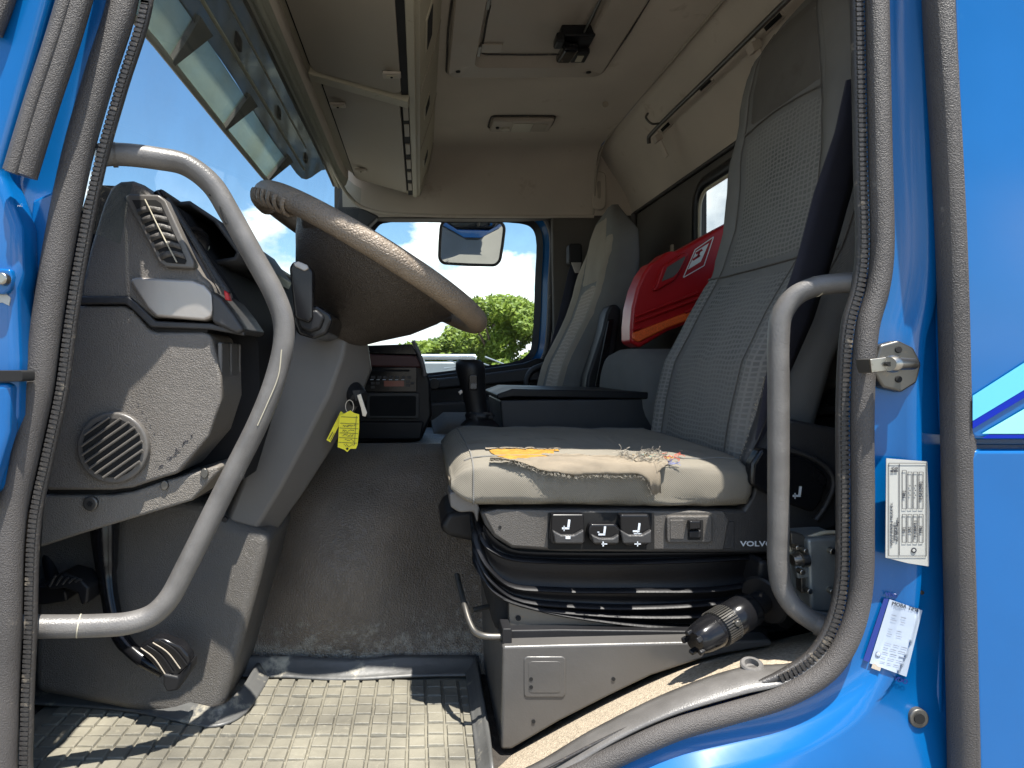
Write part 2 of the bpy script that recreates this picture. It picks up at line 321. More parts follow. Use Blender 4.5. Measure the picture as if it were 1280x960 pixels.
def ptube(name, px, y, r, m, parent=None, k=6, **kw):
    return tube(name, cr([P(a, b, y if len(q) == 0 else q[0]) for a, b, *q in px], k), r, m, parent, **kw)
def lathe(name, a, b, prof, m, parent=None, seg=24, cap=True, **kw):
    a, b = Vector(a), Vector(b); t = (b - a).normalized(); u = t.orthogonal().normalized(); s = t.cross(u); L_ = (b - a).length
    rows = [[a + t * (h * L_) + (u * math.cos(2 * math.pi * k / seg) + s * math.sin(2 * math.pi * k / seg)) * r for k in range(seg)] for h, r in prof]
    return grid(name, rows, m, parent, smooth=40, closed=True, cap=cap, **kw)
def disc(name, px, py, y, rpx, th, m, parent=None, seg=24, sy=1, **kw):
    s = (y + DC) / F
    return prism(name, [(px + rpx * math.cos(2 * math.pi * k / seg), py + sy * rpx * math.sin(2 * math.pi * k / seg)) for k in range(seg)], y, y + th, m, parent, **kw)
def rrect(x0, y0, x1, y1, r, n=4):
    o = []
    for cx, cy, a0 in ((x1 - r, y0 + r, -90), (x1 - r, y1 - r, 0), (x0 + r, y1 - r, 90), (x0 + r, y0 + r, 180)):
        for k in range(n + 1):
            a = R(a0 + 90 * k / n); o.append((cx + r * math.cos(a), cy + r * math.sin(a)))
    return o
def ringm(name, a, b, m, parent=None, smooth=40, **kw):
    return grid(name, [list(a) + [a[0]], list(b) + [b[0]]], m, parent, smooth=smooth, **kw)
def text(s, px, py, y, hpx, m, parent, ang=0, name='lettering', bold=False, sx=1, plane=None):
    c = bpy.data.curves.new('t', 'FONT'); c.body = s; c.align_x = 'CENTER'; c.align_y = 'CENTER'
    c.size = hpx * (y + DC) / F * 1.38; c.extrude = .0002; c.resolution_u = 2
    if bold: c.offset = c.size * .02
    t = bpy.data.objects.new('t', c); COL.objects.link(t)
    bpy.context.view_layer.update()
    me = bpy.data.meshes.new_from_object(t.evaluated_get(bpy.context.evaluated_depsgraph_get()))
    bpy.data.objects.remove(t)
    M = Matrix.Translation(P(px, py, y) - origin(parent)) @ (plane or Matrix.Rotation(R(90), 4, 'X')) @ Matrix.Rotation(R(ang), 4, 'Z') @ Matrix.Diagonal((sx, 1, 1, 1))
    me.transform(M); me.materials.clear(); me.materials.append(MATS[m]); me.name = name
    o = bpy.data.objects.new(name, me); COL.objects.link(o); o.parent = parent; return o
def join(name, parts, m, parent, kind=None, smooth=None, **kw):
    v, f = [], []
    for vv, ff in parts:
        k = len(v); v += vv; f += [tuple(i + k for i in q) for q in ff]
    o = obj(name, v, f, m, parent, smooth=smooth, **kw)
    if kind: o['kind'] = kind
    return o
def boxgeo(c, ax, ay, az):
    v = [c + ax * i + ay * j + az * k for k in (-1, 1) for j in (-1, 1) for i in (-1, 1)]
    return v, [(0, 2, 3, 1), (4, 5, 7, 6), (0, 1, 5, 4), (2, 6, 7, 3), (0, 4, 6, 2), (1, 3, 7, 5)]
def tubegeo(pts, r, seg=5):
    rows = tubev(pts, r, seg); n = seg; v = [p for q in rows for p in q]
    f = [(i * n + j, i * n + (j + 1) % n, (i + 1) * n + (j + 1) % n, (i + 1) * n + j) for i in range(len(rows) - 1) for j in range(n)]
    f.append(tuple(range(n))); f.append(tuple(range(len(v) - 1, len(v) - n - 1, -1)))
    return v, f
def interp(tab, z):
    if z <= tab[0][0]: return tab[0][1]
    for (a, va), (b, vb) in zip(tab, tab[1:]):
        if z <= b: return va + (vb - va) * (z - a) / (b - a)
    return tab[-1][1]
V = Vector

# ================================================================== SETTING
# ground of the yard
g = obj('ground', [(-600, -600, 0), (600, -600, 0), (600, 900, 0), (-600, 900, 0)], [(0, 1, 2, 3)], 'ground'); structure(g)

# ---- ceiling: flat lining, cove to the rear wall, cove to the far side
def lining(x0, x1, prof, m, name, parent=None, n=2):
    return grid(name, [[V((x0 + (x1 - x0) * i / n, y, z + CZ)) for i in range(n + 1)] for y, z in prof], m, parent, smooth=50)
CE = .966
ceil_ = bpy.data.objects.new('ceiling', None); COL.objects.link(ceil_); ceil_.location = (.25, 1.0, CZ + CE); structure(ceil_)
far_prof = [(.0, CE), (.6, CE), (1.2, CE), (1.85, CE), (1.95, CE - .002)] + [(1.97 + .12 * math.sin(a), CE - .04 - .10 + .10 * math.cos(a) + .04 - .0) for a in [R(12 * k) for k in range(1, 8)]] + [(2.11, .80), (2.13, .72), (2.14, .676)]
lx_c = [-.36, .115, .58, .806]
fp = [(.0, CE), (.4, CE), (.745, CE), (1.275, CE)] + far_prof[3:]
vv = [V((x, y, z + CZ)) for y, z in fp for x in lx_c]
ff = [(i * 4 + j, i * 4 + j + 1, i * 4 + j + 5, i * 4 + j + 4) for i in range(len(fp) - 1) for j in range(3) if not (i == 2 and j == 1)]
obj('lining', vv, ff, 'beige', ceil_, smooth=50)
cove = [(.812, CE)] + [(.815 + .04 * math.sin(R(a)), CE - .04 + .04 * math.cos(R(a))) for a in (15, 35, 50)] + [(.875, .905), (.93, .825), (.965, .76), (.99, .69), (1.0, .68)]
grid('cove', [[V((x, y, z + CZ)) for x, z in cove] for y in (0, .7, 1.4, 1.95, 2.05, 2.11, 2.135)], 'beige', ceil_, smooth=50)
capv = [V((.809, 2.13, .68 + CZ))] + [V((x, 2.128, z + CZ)) for x, z in cove]
obj('cove_end', capv, [tuple(range(len(capv)))], 'beige', ceil_)
# seam bead between the two linings, running along the roof and down the far side
tube('seam', cr([V((.809, 0, CE + CZ - .002)), V((.809, 1.0, CE + CZ - .002)), V((.809, 1.9, CE + CZ - .003)), V((.809, 2.02, CE + CZ - .03)), V((.809, 2.085, CZ + .87)), V((.809, 2.12, CZ + .75)), V((.809, 2.135, CZ + .682))], 6), .005, 'cabinet', ceil_, seg=8)
# rounded end pocket moulded at the far rear corner
prism('pocket', rrect(741, 214, 758, 262, 7), 2.112, 2.13, 'beige', ceil_, bevel=.006)
prism('pocket_slot', rrect(747, 226, 751, 248, 2), 2.108, 2.114, 'cabinet', ceil_, bevel=.002)
for px_, py_ in ((757, 130),): disc('plug', px_, py_, 1.5, 4, .004, 'cabinet', ceil_, seg=12)
# outside skin of the roof that keeps the cab dark
box('roof_skin', -.365, 1.12, -.06, 2.3, 1.0, 1.03, 'blue', ceil_, bevel=.01)
# slots in the cove with metal edges
for (y_, t_) in ((1.50, .52), (1.16, .42), (.78, .48)):
    x_ = .875 + (.93 - .875) * t_; z_ = .905 + (.825 - .905) * t_
    nrm = V((-.8, 0, -.57)).normalized(); dn = V((.55, 0, -.8)).normalized()
    c_ = V((x_, y_, z_ + CZ))
    v_, f_ = boxgeo(c_, V((0, .045, 0)), dn * .012, nrm * .003); obj('slot_rim', v_, f_, 'beige', ceil_, bevel=.002)
    v_, f_ = boxgeo(c_ + nrm * .0025, V((0, .036, 0)), dn * .006, nrm * .002); obj('slot', v_, f_, 'void', ceil_, bevel=0)

# ---- floor
fl = bpy.data.objects.new('floor', None); COL.objects.link(fl); fl.location = (0, 1, CZ - .61); structure(fl)
box('floor_pan', -.8, 1.05, .0, 2.3, -.66, -.612, 'carpet_dark', fl, bevel=0)
# ---- rear wall with a window opening
rw = bpy.data.objects.new('rear_wall', None); COL.objects.link(rw); rw.location = (1, 1, CZ); structure(rw)
def xz(x, y, z): return V((x, y, z + CZ))
wy0, wy1, wz0, wz1 = .70, 1.45, .30, .625
loop_w = [xz(1.0, a, b) for a, b in rrect(wy0, wz0, wy1, wz1, .08, 5)]
def outer(a, b, y0, y1, z0, z1):
    cy, cz = (a - (y0 + y1) / 2), (b - (z0 + z1) / 2)
    return None
big = []
for p in loop_w:
    dy, dz = p.y - (wy0 + wy1) / 2, p.z - CZ - (wz0 + wz1) / 2
    k = min((1.3 if dy > 0 else 1.3) / max(abs(dy), 1e-6), (.20 if dz > 0 else 1.1) / max(abs(dz), 1e-6))
    big.append(V((1.0, min(2.2, max(-.05, (wy0 + wy1) / 2 + dy * k)), CZ + min(.70, max(-.65, (wz0 + wz1) / 2 + dz * k)))))
box('wall_below', .998, 1.03, -.0, 2.25, -.66, wz0 - .0, 'rear_grey', rw, bevel=0)
box('wall_above', .998, 1.03, -.0, 2.25, wz1, .76, 'rear_grey', rw, bevel=0)
box('wall_near', .998, 1.03, -.0, wy0, wz0, wz1, 'rear_grey', rw, bevel=0)
box('wall_side', .998, 1.03, wy1, 2.25, wz0, wz1, 'rear_grey', rw, bevel=0)
tube('window_seal', cr([xz(.992, a, b) for a, b in rrect(wy0, wz0, wy1, wz1, .08, 4)], 2, True), .022, 'black', rw, closed=True, r2=.012, ref=(1, 0, 0))
tube('window_edge', cr([xz(.99, a, b) for a, b in rrect(wy0 + .03, wz0 + .03, wy1 - .035, wz1 - .03, .06, 4)], 2, True), .006, 'cabinet_rim', rw, closed=True)
obj('glass', [xz(1.02, wy0, wz0), xz(1.02, wy1, wz0), xz(1.02, wy1, wz1), xz(1.02, wy0, wz1)], [(0, 1, 2, 3)], 'rear_glass', rw)
tube('corner_trim', [xz(.985, 2.10, .68), xz(.985, 2.10, -.5)], .012, 'seal', rw)
tube('top_trim', [xz(.99, .0, .684), xz(.99, 2.14, .684)], .008, 'seal_dark', rw, seg=8)
box('coat_clip', .985, .998, 1.66, 1.675, .43, .46, 'cabinet_rim', rw, bevel=.003)
# front bulkhead under the windscreen
bk = box('front_wall', -.80, -.76, -.0, 2.25, -.66, .22, 'black', None, bevel=0); structure(bk)

# ================================================================== BLUE CAB BODY
body = thing('truck_cab', 'bright blue cab shell with open doorway, black rubber door seals and stickers', 'truck cab', P(560, 1100, -.05))
LP = [(158, 0), (128, 100), (100, 200), (76, 320), (62, 410), (52, 485), (35, 565), (18, 650), (12, 800), (8, 900), (10, 985), (40, 1040), (150, 1060), (400, 1060), (560, 1040), (640, 1004),
      (705, 972), (760, 944), (840, 908), (900, 890), (977, 866), (1028, 835), (1055, 795), (1070, 740), (1073, 640), (1073, 500), (1079, 410), (1091, 365), (1097, 320), (1095, 200), (1091, 0), (1088, -200),
      (1078, -290), (1045, -322), (960, -332), (500, -332), (330, -332), (230, -330), (178, -300), (158, -230), (157, -150), (160, -70)]
loop = cr([P(a, b, 0) for a, b in LP], 5, True)
nl = len(loop); cen = P(560, 350, 0)
nor = []
for i in range(nl):
    t = (loop[(i + 1) % nl] - loop[i - 1]).normalized(); q = V((t.z, 0, -t.x))
    if q.dot(loop[i] - cen) < 0: q = -q
    nor.append(q)
for _ in range(4): nor = [(nor[i - 1] + nor[i] * 2 + nor[(i + 1) % nl]).normalized() for i in range(nl)]
def loff(d, y): return [loop[i] + nor[i] * d + V((0, y, 0)) for i in range(nl)]
def sm(a, b, x): t = max(0, min(1, (x - a) / (b - a))); return t * t * (3 - 2 * t)
bot = [sm(.45, .85, -q.z) * sm(-.2, .05, p.x) * (1 - .7 * sm(.25, .62, p.x)) for p, q in zip(loop, nor)]      # 1 along the sill
prA = [(.006, .03), (.008, .004), (.03, .002), (.052, .0), (.058, -.006), (.075, -.012), (.082, -.004), (.14, .0), (.45, .0)]
prB = [(.006, .03), (.008, .004), (.014, .0), (.022, -.004), (.031, -.015), (.041, -.031), (.053, -.047), (.12, -.052), (.45, -.054)]
rows = []
for (d1, y1), (d2, y2) in zip(prA, prB):
    rows.append([loop[i] + nor[i] * (d1 + (d2 - d1) * bot[i]) + V((0, y1 + (y2 - y1) * bot[i], 0)) for i in range(nl)])
grid('door_frame', rows, 'blue', body, smooth=70, closed=True)
from mathutils.bvhtree import BVHTree
_v = [p for r_ in rows for p in r_]; _f = [(i * nl + j, i * nl + (j + 1) % nl, (i + 1) * nl + (j + 1) % nl, (i + 1) * nl + j) for i in range(len(rows) - 1) for j in range(nl)]
FRAME = BVHTree.FromPolygons(_v, _f); LENS = V((0, -DC, CZ))
def conform(o, eps):
    # lay a thin sticker on the curved door frame
    o0 = origin(o.parent)
    for v_ in o.data.vertices:
        w_ = v_.co + o0; d_ = (w_ - LENS).normalized(); h_ = FRAME.ray_cast(LENS, d_)[0]
        if h_: v_.co = h_ - d_ * eps - o0
    return o
def sheetpx(name, quad, m, par, eps, n1=26, n2=40):
    a, b, c, d = [V((x, y, 0)) for x, y in quad]
    rows_ = [[P(q.x, q.y, 0) for q in [a.lerp(d, i / n2).lerp(b.lerp(c, i / n2), j / n1) for j in range(n1 + 1)]] for i in range(n2 + 1)]
    return conform(grid(name, rows_, m, par, smooth=80), eps)
# seals round the opening
lw = [.0135 + .005 * sm(0, -.3, p.x) for p in loop]
tube('door_seal', [loop[i] + V((0, -.008, 0)) for i in range(nl)], lw, 'seal', body, closed=True, seg=14)
inner = [loop[i] - nor[i] * (.019 + .007 * sm(0, -.3, loop[i].x)) + V((0, .004, 0)) for i in range(nl)]
tube('seal_lip', inner, [.0075 - .0055 * sm(-.40, -.46, p.z - CZ) * sm(0, .08, p.x) if True else 0 for p in inner], 'seal_dark', body, closed=True, seg=10)
# the serrated clamping edge of the seal
parts = []; acc = 0
for i in range(nl):
    a, b = inner[i], inner[(i + 1) % nl]; d = (b - a).length; t = (b - a).normalized(); k = 0
    while acc < d:
        c = a + t * acc + V((0, -.0065, 0)); s_ = t.cross(V((0, 1, 0)))
        if not (c.x > .05 and c.z < CZ - .42): parts.append(boxgeo(c, t * .0021, s_ * .0052, V((0, .0016, 0))))
        acc += .0064
    acc -= d
join('seal_teeth', parts, 'seal_dark', body, 'stuff', bevel=0)
# right-hand body side: upper and lower panels
def edge(py): return 1190 + (1226 - 1190) * py / 960
up_ = [(edge(-500) + 4, -500), (1700, -500), (1700, 550), (edge(540) + 8, 550), (edge(540), 541)]
lo_ = [(edge(570), 572), (edge(570) + 8, 562), (1700, 562), (1700, 1500), (edge(1300), 1500)]
prism('side_panel', up_, -.05, .0, 'blue', body, bevel=.006, seg=3)
prism('side_panel', lo_, -.05, .0, 'blue', body, bevel=.006, seg=3)
SP = -.0525
def decal(name, pts, m, y=SP): return prism(name, pts, y, y + .0004, m, body, bevel=0)
decal('stripe', [(1216, 495), (1420, 364), (1420, 403), (1216, 526)], 'cyan')
decal('stripe', [(1216, 527), (1420, 404), (1420, 413), (1216, 536)], 'deep')
decal('stripe', [(1228, 542), (1420, 430), (1420, 542)], 'mint')
decal('stripe', [(1235, 543.5), (1420, 543.5), (1420, 548), (1228, 548)], 'deep')
# outer weather strip
tube('outer_seal', cr([P(a, b, -.03) for a, b in ((1170, -300), (1174, 0), (1186, 200), (1192, 330), (1196, 480), (1199, 640), (1203, 800), (1206, 960), (1208, 1300))], 6), .0165, 'seal', body, seg=14, r2=.02)
tube('seal_bead', cr([P(a + 14, b, -.046) for a, b in ((1172, -300), (1175, 0), (1186, 200), (1192, 330), (1196, 480), (1199, 640), (1203, 800), (1206, 960), (1208, 1300))], 6), .0045, 'seal', body, seg=8)
tube('jamb_ridge', cr([P(a, b, .004) for a, b in ((1146, -300), (1150, 0), (1156, 200), (1160, 400), (1160, 560), (1163, 620), (1170, 640), (1172, 900), (1175, 1200))], 6), .006, 'blue', body, seg=10)
tube('jamb_fold', cr([P(a, b, .005) for a, b in ((1108, 330), (1109, 420), (1108, 500), (1106, 560), (1105, 720), (1108, 760))], 6), .003, 'blue', body, seg=8)
prism('decal_edge', [(1084, 497), (1087, 500), (1087, 548), (1084, 546)], -.004, .0, 'cyan', body, bevel=0)
# striker plate
st = prism('striker_plate', [(1101, 431), (1124, 425), (1143, 434), (1153, 455), (1147, 479), (1128, 491), (1104, 485), (1090, 463)], -.012, .004, 'dark_steel', body, bevel=.004, seg=2)
prism('bracket', [(1088, 449), (1112, 446), (1118, 462), (1090, 466)], -.042, -.038, 'steel', st, bevel=.001)
prism('bracket_return', [(1088, 449), (1095, 448), (1097, 466), (1090, 466)], -.040, -.012, 'dark_steel', st, bevel=.001)
lathe('pin', P(1111, 455, -.045), P(1141, 455, -.024), [(0, .009), (.1, .011), (.2, .011), (.22, .0085), (1, .0075)], 'steel', st, seg=16)
disc('pin_socket', 1112, 455, -.047, 3.2, .003, 'void', st, seg=6, bevel=0)
for a, b in ((1124, 437), (1124, 474)): disc('rivet_hole', a, b, -.0135, 4.5, .003, 'void', st, seg=12, bevel=.001)
# plug
pg = disc('grommet', 1150, 899, -.012, 12, .012, 'dark_steel', body, bevel=.002)
disc('grommet_hole', 1150, 899, -.0135, 6.5, .003, 'void', pg, bevel=0)
for a, b, q in ((1088, 697, 4), (1153, 741, 2.5)): disc('hole', a, b, -.009, q, .004, 'void', body, seg=12, bevel=0)
# information plate, lettering turned a quarter
pl = prism('information_plate', [(1108, 573), (1159, 577), (1162, 640), (1161, 708), (1135, 704), (1107, 697)], -.0155, -.0145, 'paper', body, bevel=0)
PY = -.0165
def stroke(x0, y0, x1, y1, w, m='ink', par=pl, y=PY):
    d = V((x1 - x0, y1 - y0)).normalized() * w / 2
    return boxgeo(P((x0 + x1) / 2, (y0 + y1) / 2, y), (P(x1, y1, y) - P(x0, y0, y)) / 2, (P(-d.y, d.x, y) - P(0, 0, y)), V((0, .0002, 0)))
ln = []
def rect(x0, y0, x1, y1, w=.4):
    ln.extend([stroke(x0, y0, x1, y0, w), stroke(x1, y0, x1, y1, w), stroke(x1, y1, x0, y1, w), stroke(x0, y1, x0, y0, w)])
rect(1111, 579, 1158, 695, .5); rect(1124, 580, 1124.3, 694, .3)
for x_ in (1128, 1135, 1142, 1149):
    rect(x_, 590 if x_ != 1128 else 588, x_ + 5, 636); rect(x_, 643, x_ + 5, 678)
join('ruled_lines', ln, 'ink', pl)
for s_, x_, y_, h_ in (("VOLVO EUROPA TRUCK N.V.", 1115, 655, 3.0), ("Smalleheerweg 31", 1118.6, 664, 2.3), ("9041 GENT-Belgium", 1121.8, 662, 2.6), ("7402", 1130.6, 618, 3.6), ("1-02", 1130.6, 663, 3.4),
                       ("J-50", 1137.6, 662, 3.4), ("315-80R22.5", 1144.6, 661, 3.0), ("3340", 1151.6, 662, 3.4), ("02-02-2002", 1151.6, 613, 3.6), ("BA", 1116, 587, 4.2), ("BB", 1120.5, 587, 4.2)):
    text(s_, x_, y_, PY, h_, 'ink', pl, 90)
text("+   +   +", 1137.6, 613, PY, 3, 'ink', pl, 90); text("+   +   +", 1144.6, 613, PY, 3, 'ink', pl, 90)
disc('approval_ring', 1142.5, 688, PY, 3.4, .0003, 'ink', pl, seg=14, bevel=0); disc('approval_centre', 1142.5, 688, PY - .0004, 1.8, .0003, 'paper', pl, seg=10, bevel=0)
# service sticker
def rot2(cx, cy, pts, a): c, s = math.cos(R(a)), math.sin(R(a)); return [(cx + x * c - y * s, cy + x * s + y * c) for x, y in pts]
s2 = sheetpx('service_sticker', [(1112, 749), (1153, 763), (1133, 846), (1087, 829)], 'paper_blue', body, .004)
sheetpx('sticker_band', [(1105, 748), (1111, 749), (1086, 828), (1079, 825)], 'navy', s2, .0042, 6, 40)
for a_ in (("MOBA", 1124, 756.5, 4.8, 'ink', -14, False, s2), ("TIME", 1142, 761.5, 4.6, 'ink', -14, False, s2), ("VDO", 1114, 744, 5, 'navy', -10, True, body), ("VDO", 1126, 850.5, 6, 'navy', -17, True, body)):
    conform(text(a_[0], a_[1], a_[2], -.03, a_[3], a_[4], a_[7], a_[5], bold=a_[6]), .005)
ln = []
random.seed(3)
for r_ in range(11):
    if r_ in (2, 5): continue
    yy = -26 + r_ * 6.0; x0 = -13
    for seg_ in range(3):
        w_ = random.uniform(5, 9)
        if seg_ == 1 and r_ < 5: x0 += 3; continue
        (a, b), (c, d) = rot2(1121, 797, [(x0, yy), (x0 + w_, yy)], 14)
        ln.append(stroke(a, b, c, d, .7, y=-.03)); x0 += w_ + 3
conform(join('printed_rows', ln, 'gray_ink', s2), .005)
conform(disc('approval_ring', 1098, 818, -.03, 3.4, .0003, 'gray_ink', s2, seg=14, bevel=0), .005); conform(disc('approval_centre', 1098, 818, -.03, 2.5, .0003, 'paper_blue', s2, seg=10, bevel=0), .0055)
sheetpx('stamp', [(1091, 829), (1102, 833), (1100, 839), (1089, 835)], 'cabinet', body, .004, 2, 2)
# left side: hinge pillar pieces
prism('hinge_pillar', [(-260, -300), (100, -300), (70, -40), (0, 215), (10, 240), (24, 282), (25, 340), (20, 360), (22, 450), (20, 520), (2, 560), (-8, 620), (-260, 640)], -.045, .002, 'blue', body, bevel=.012, seg=3)
prism('raised_pressing', [(40, 250), (78, 234), (74, 262), (56, 330), (47, 350), (40, 346), (34, 315)], -.006, .006, 'blue', body, bevel=.005, seg=3)
prism('lower_pressing', [(-100, 480), (12, 478), (10, 540), (-20, 640), (-100, 640)], -.055, -.03, 'blue', body, bevel=.008, seg=3)
hp = prism('hinge_plate', [(-20, 334), (12, 336), (15, 345), (12, 362), (4, 368), (-20, 366)], -.054, -.044, 'blue', body, bevel=.003)
disc('hinge_bolt', 0, 348, -.064, 8, .012, 'steel', hp, seg=20, bevel=.003)
prism('worn_patch', [(-20, 366), (6, 366), (13, 372), (11, 382), (3, 378), (-20, 380)], -.0465, -.045, 'paper', body, bevel=0)
prism('slot', rrect(-20, 463, 28, 477, 3), -.0565, -.03, 'void', body, bevel=.001)
# upper weather strip on the front pillar
tube('pillar_weatherstrip', cr([P(a, b, -.055) for a, b in ((135, -200), (101, -30), (80, 45), (52, 130), (25, 218))], 6), .0205, 'seal', body, seg=14, r2=.016)
tube('strip_bead', cr([P(a, b, -.068) for a, b in ((128, -200), (90, -30), (68, 45), (40, 130), (15, 216))], 6), .008, 'seal', body, seg=10)
tube('pillar_gutter', cr([P(a, b, -.055) for a, b in ((40, -160), (8, -10), (-10, 40))], 4), .012, 'seal', body, seg=10)

# plastic kick strip inside the sill, carpet behind it
kt = [(600, 985), (667, 958), (740, 915), (840, 866), (925, 837), (1005, 827), (1036, 797)]
kb = [(620, 1010), (700, 968), (770, 925), (840, 893), (930, 866), (985, 852), (1044, 806)]
a_ = cr([P(x, y, .045) for x, y in kt], 6); b_ = cr([P(x, y + 2, -.004) for x, y in kb], 6)
strip = thing('sill_strip', 'worn grey plastic kick strip curving along the inside of the doorway sill', 'trim strip', P(850, 880, .03))
rows = []
for f_ in range(7):
    t = f_ / 6; rows.append([a_[i].lerp(b_[i], t) + V((0, -.010 * math.sin(math.pi * t), .006 * math.sin(math.pi * t))) for i in range(len(a_))])
grid('moulding', rows, 'handle', strip, smooth=60, solid=.006)
cp = lathe('screw_cap', P(940, 834, .045) + V((0, .0, -.01)), P(940, 834, .045) + V((-.003, -.005, .008)), [(0, .015), (.9, .015), (1, .013), (1, .009), (.6, .008)], 'handle', strip, seg=20, sub=0)
c0 = cr([P(x, y, .20) for x, y in ((590, 965), (640, 935), (770, 866), (870, 824), (960, 802), (1060, 780))], 6)
c1 = cr([P(x, y, .045) for x, y in ((560, 1010), (650, 966), (800, 886), (905, 842), (1005, 826), (1060, 800))], 6)
rows = [[c0[i].lerp(c1[i], k / 5) + V((0, 0, .004 * math.sin(math.pi * k / 5))) for i in range(len(c0))] for k in range(6)]
sc_ = grid('carpet_strip', rows, 'carpet', fl, smooth=60)

# ================================================================== WINDSCREEN, HEADER, VISOR
ws = thing('windscreen', 'tall slightly tinted windscreen above the dashboard', 'windscreen', V((-.43, 1.1, CZ + .2)))
def wx(z): return -.455 + (.78 - (-.0)) * 0 + (.12) * (z - .2) / .6
rows = []
for k in range(9):
    z = .18 + (.80 - .18) * k / 8
    rows.append([V((wx(z) - .0 + .13 * max(0, (y - 1.05 - .75) / .35) ** 2 * .6 - .0, y, z + CZ)) for y in [-.02 + 2.2 * j / 16 for j in range(17)]])
grid('glass', rows, 'glass', ws, smooth=80)
tube('header_bead', cr([V((-.352, y, .782 + CZ)) for y in (-.0, .6, 1.2, 1.8)] + [V((-.345, 1.95, .775 + CZ)), V((-.325, 2.05, .755 + CZ)), V((-.28, 2.1, .72 + CZ)), V((-.2, 2.12, .695 + CZ)), V((0, 2.13, .682 + CZ)), V((.5, 2.135, .677 + CZ)), V((.81, 2.135, .677 + CZ))], 6), .008, 'beige', ws)
for dx, dz, r_, m_ in ((-.013, .006, .005, 'cabinet_rim'), (-.024, .012, .004, 'beige'), (-.034, .014, .006, 'seal')):
    tube('header_rib', cr([V((-.352 + dx, y, .782 + CZ + dz)) for y in (-.0, .6, 1.2, 1.8)] + [V((-.35 + dx, 2.0, .77 + CZ + dz))], 4), r_, m_, ws, seg=8)
grid('header_panel', [[V((x, y, z + CZ)) for x, z in ((-.352, .786), (-.335, .80), (-.325, .83), (-.325, .97))] for y in (0, .7, 1.4, 1.9, 2.05)], 'beige', ws, smooth=40)
visor = thing('sun_visor', 'smoked external sun visor with ribs seen through the windscreen', 'sun visor', V((-.42, .9, CZ + .62)))
def vlip(y):
    tab = [(-.1, -.462, .53), (.18, -.452, .545), (.64, -.463, .55), (1.13, -.468, .552), (1.5, -.44, .585), (1.8, -.41, .635), (2.0, -.385, .68)]
    return interp([(a, b) for a, b, c in tab], y), interp([(a, c) for a, b, c in tab], y)
def vin(y): return -.409 + .02 * max(0, y - 1.3), .622 + .03 * max(0, y - 1.3)
ribs = [-.02, .32, .66, 1.10, 1.5]
for k in range(4):
    ya, yb = ribs[k] + .012, ribs[k + 1] - .012; rows = []
    for t in (0, .5, 1):
        rows.append([V((vlip(y)[0] * (1 - t) + vin(y)[0] * t - .003, y, CZ + vlip(y)[1] * (1 - t) + vin(y)[1] * t)) for y in [ya + (yb - ya) * j / 6 for j in range(7)]])
    if k < 3: grid('visor_pane', rows, 'visor_pane', visor, smooth=80, solid=.003)
ys_ = [-.05 + 2.0 * j / 20 for j in range(21)]
tube('visor_lip', [V((vlip(y)[0], y, vlip(y)[1] + CZ)) for y in ys_ if y < 1.2], .007, 'cabinet', visor, seg=8)
for y in ribs[:4]:
    a, b = vlip(y), vin(y); c1_ = V((a[0], y, a[1] + CZ)); c2_ = V((b[0] + .005, y + .03, b[1] + CZ + .01))
    nn = V((.006, 0, -.004)); w0, w1 = V((0, .006, 0)), V((0, .035, 0)); q_ = [c1_ - w0, c1_ + w0, c2_ + w1, c2_ - w1]; obj('visor_rib', [p + nn for p in q_] + [p - nn for p in q_], [(0, 1, 2, 3), (7, 6, 5, 4), (0, 4, 5, 1), (1, 5, 6, 2), (2, 6, 7, 3), (3, 7, 4, 0)], 'rear_grey', visor, bevel=.001)
rows = []
for t in (0, .33, .66, 1):
    rows.append([V((vin(y)[0] * (1 - t) + (-.385) * t - .003 * math.sin(9 * y + 5 * t), y, CZ + (vin(y)[1] - .006 + .19 * sm(1.15, 1.95, y) ** 1.5) * (1 - t) + .82 * t + .0)) for y in ys_])
grid('visor_bracket', rows, 'visor_dark', visor, smooth=80)
for y_, z_ in ((.55, .70), (.95, .70), (1.38, .71)):
    v_, f_ = boxgeo(V((-.40, y_, z_ + CZ)), V((0, .02, .0)), V((.006, 0, 0)), V((0, .0, .014))); obj('visor_clip', v_, f_, 'black', visor, bevel=.002)
tube('visor_rail', [V((-.398, y, .66 + CZ)) for y in ys_ if y < 1.4], .004, 'cabinet_rim', visor, seg=6)
tube('visor_rail', [V((-.392, y, .735 + CZ)) for y in ys_ if y < 1.4], .003, 'cabinet', visor, seg=6)

# ================================================================== FAR DOOR
pd = thing('passenger_door', 'far passenger door seen from inside with a rounded window above black trim', 'door', P(590, 620, 2.2))
WL = [(470, 286), (478, 279), (560, 278), (650, 279), (664, 284), (670, 296), (669, 350), (666, 420), (662, 440), (650, 450), (600, 458), (540, 466), (430, 474), (400, 474), (392, 462), (420, 390), (455, 310)]
wl = cr([P(a, b, 2.2) for a, b in WL], 4, True); wc = P(560, 370, 2.2)
def woff(d, y):
    o = []
    n_ = len(wl)
    for i in range(n_):
        t = (wl[(i + 1) % n_] - wl[i - 1]).normalized(); q = V((t.z, 0, -t.x))
        if q.dot(wl[i] - wc) < 0: q = -q
        o.append(wl[i] + q * d + V((0, y, 0)))
    return o
ringm('window_rubber', woff(.0, .01), woff(.028, -.012), 'black', pd)
ringm('door_frame', woff(.026, .0), woff(.062, -.02), 'blue', pd)
tube('door_seal', woff(.068, -.03), .014, 'seal_dark', pd, closed=True, seg=8)
obj('glass', [p + V((0, .006, 0)) for p in wl], [tuple(range(len(wl)))], 'glass', pd)
prism('door_panel', [(350, 462), (540, 470), (600, 462), (655, 454), (672, 448), (700, 450), (700, 760), (350, 760)], 2.14, 2.2, 'black', pd, bevel=.01)
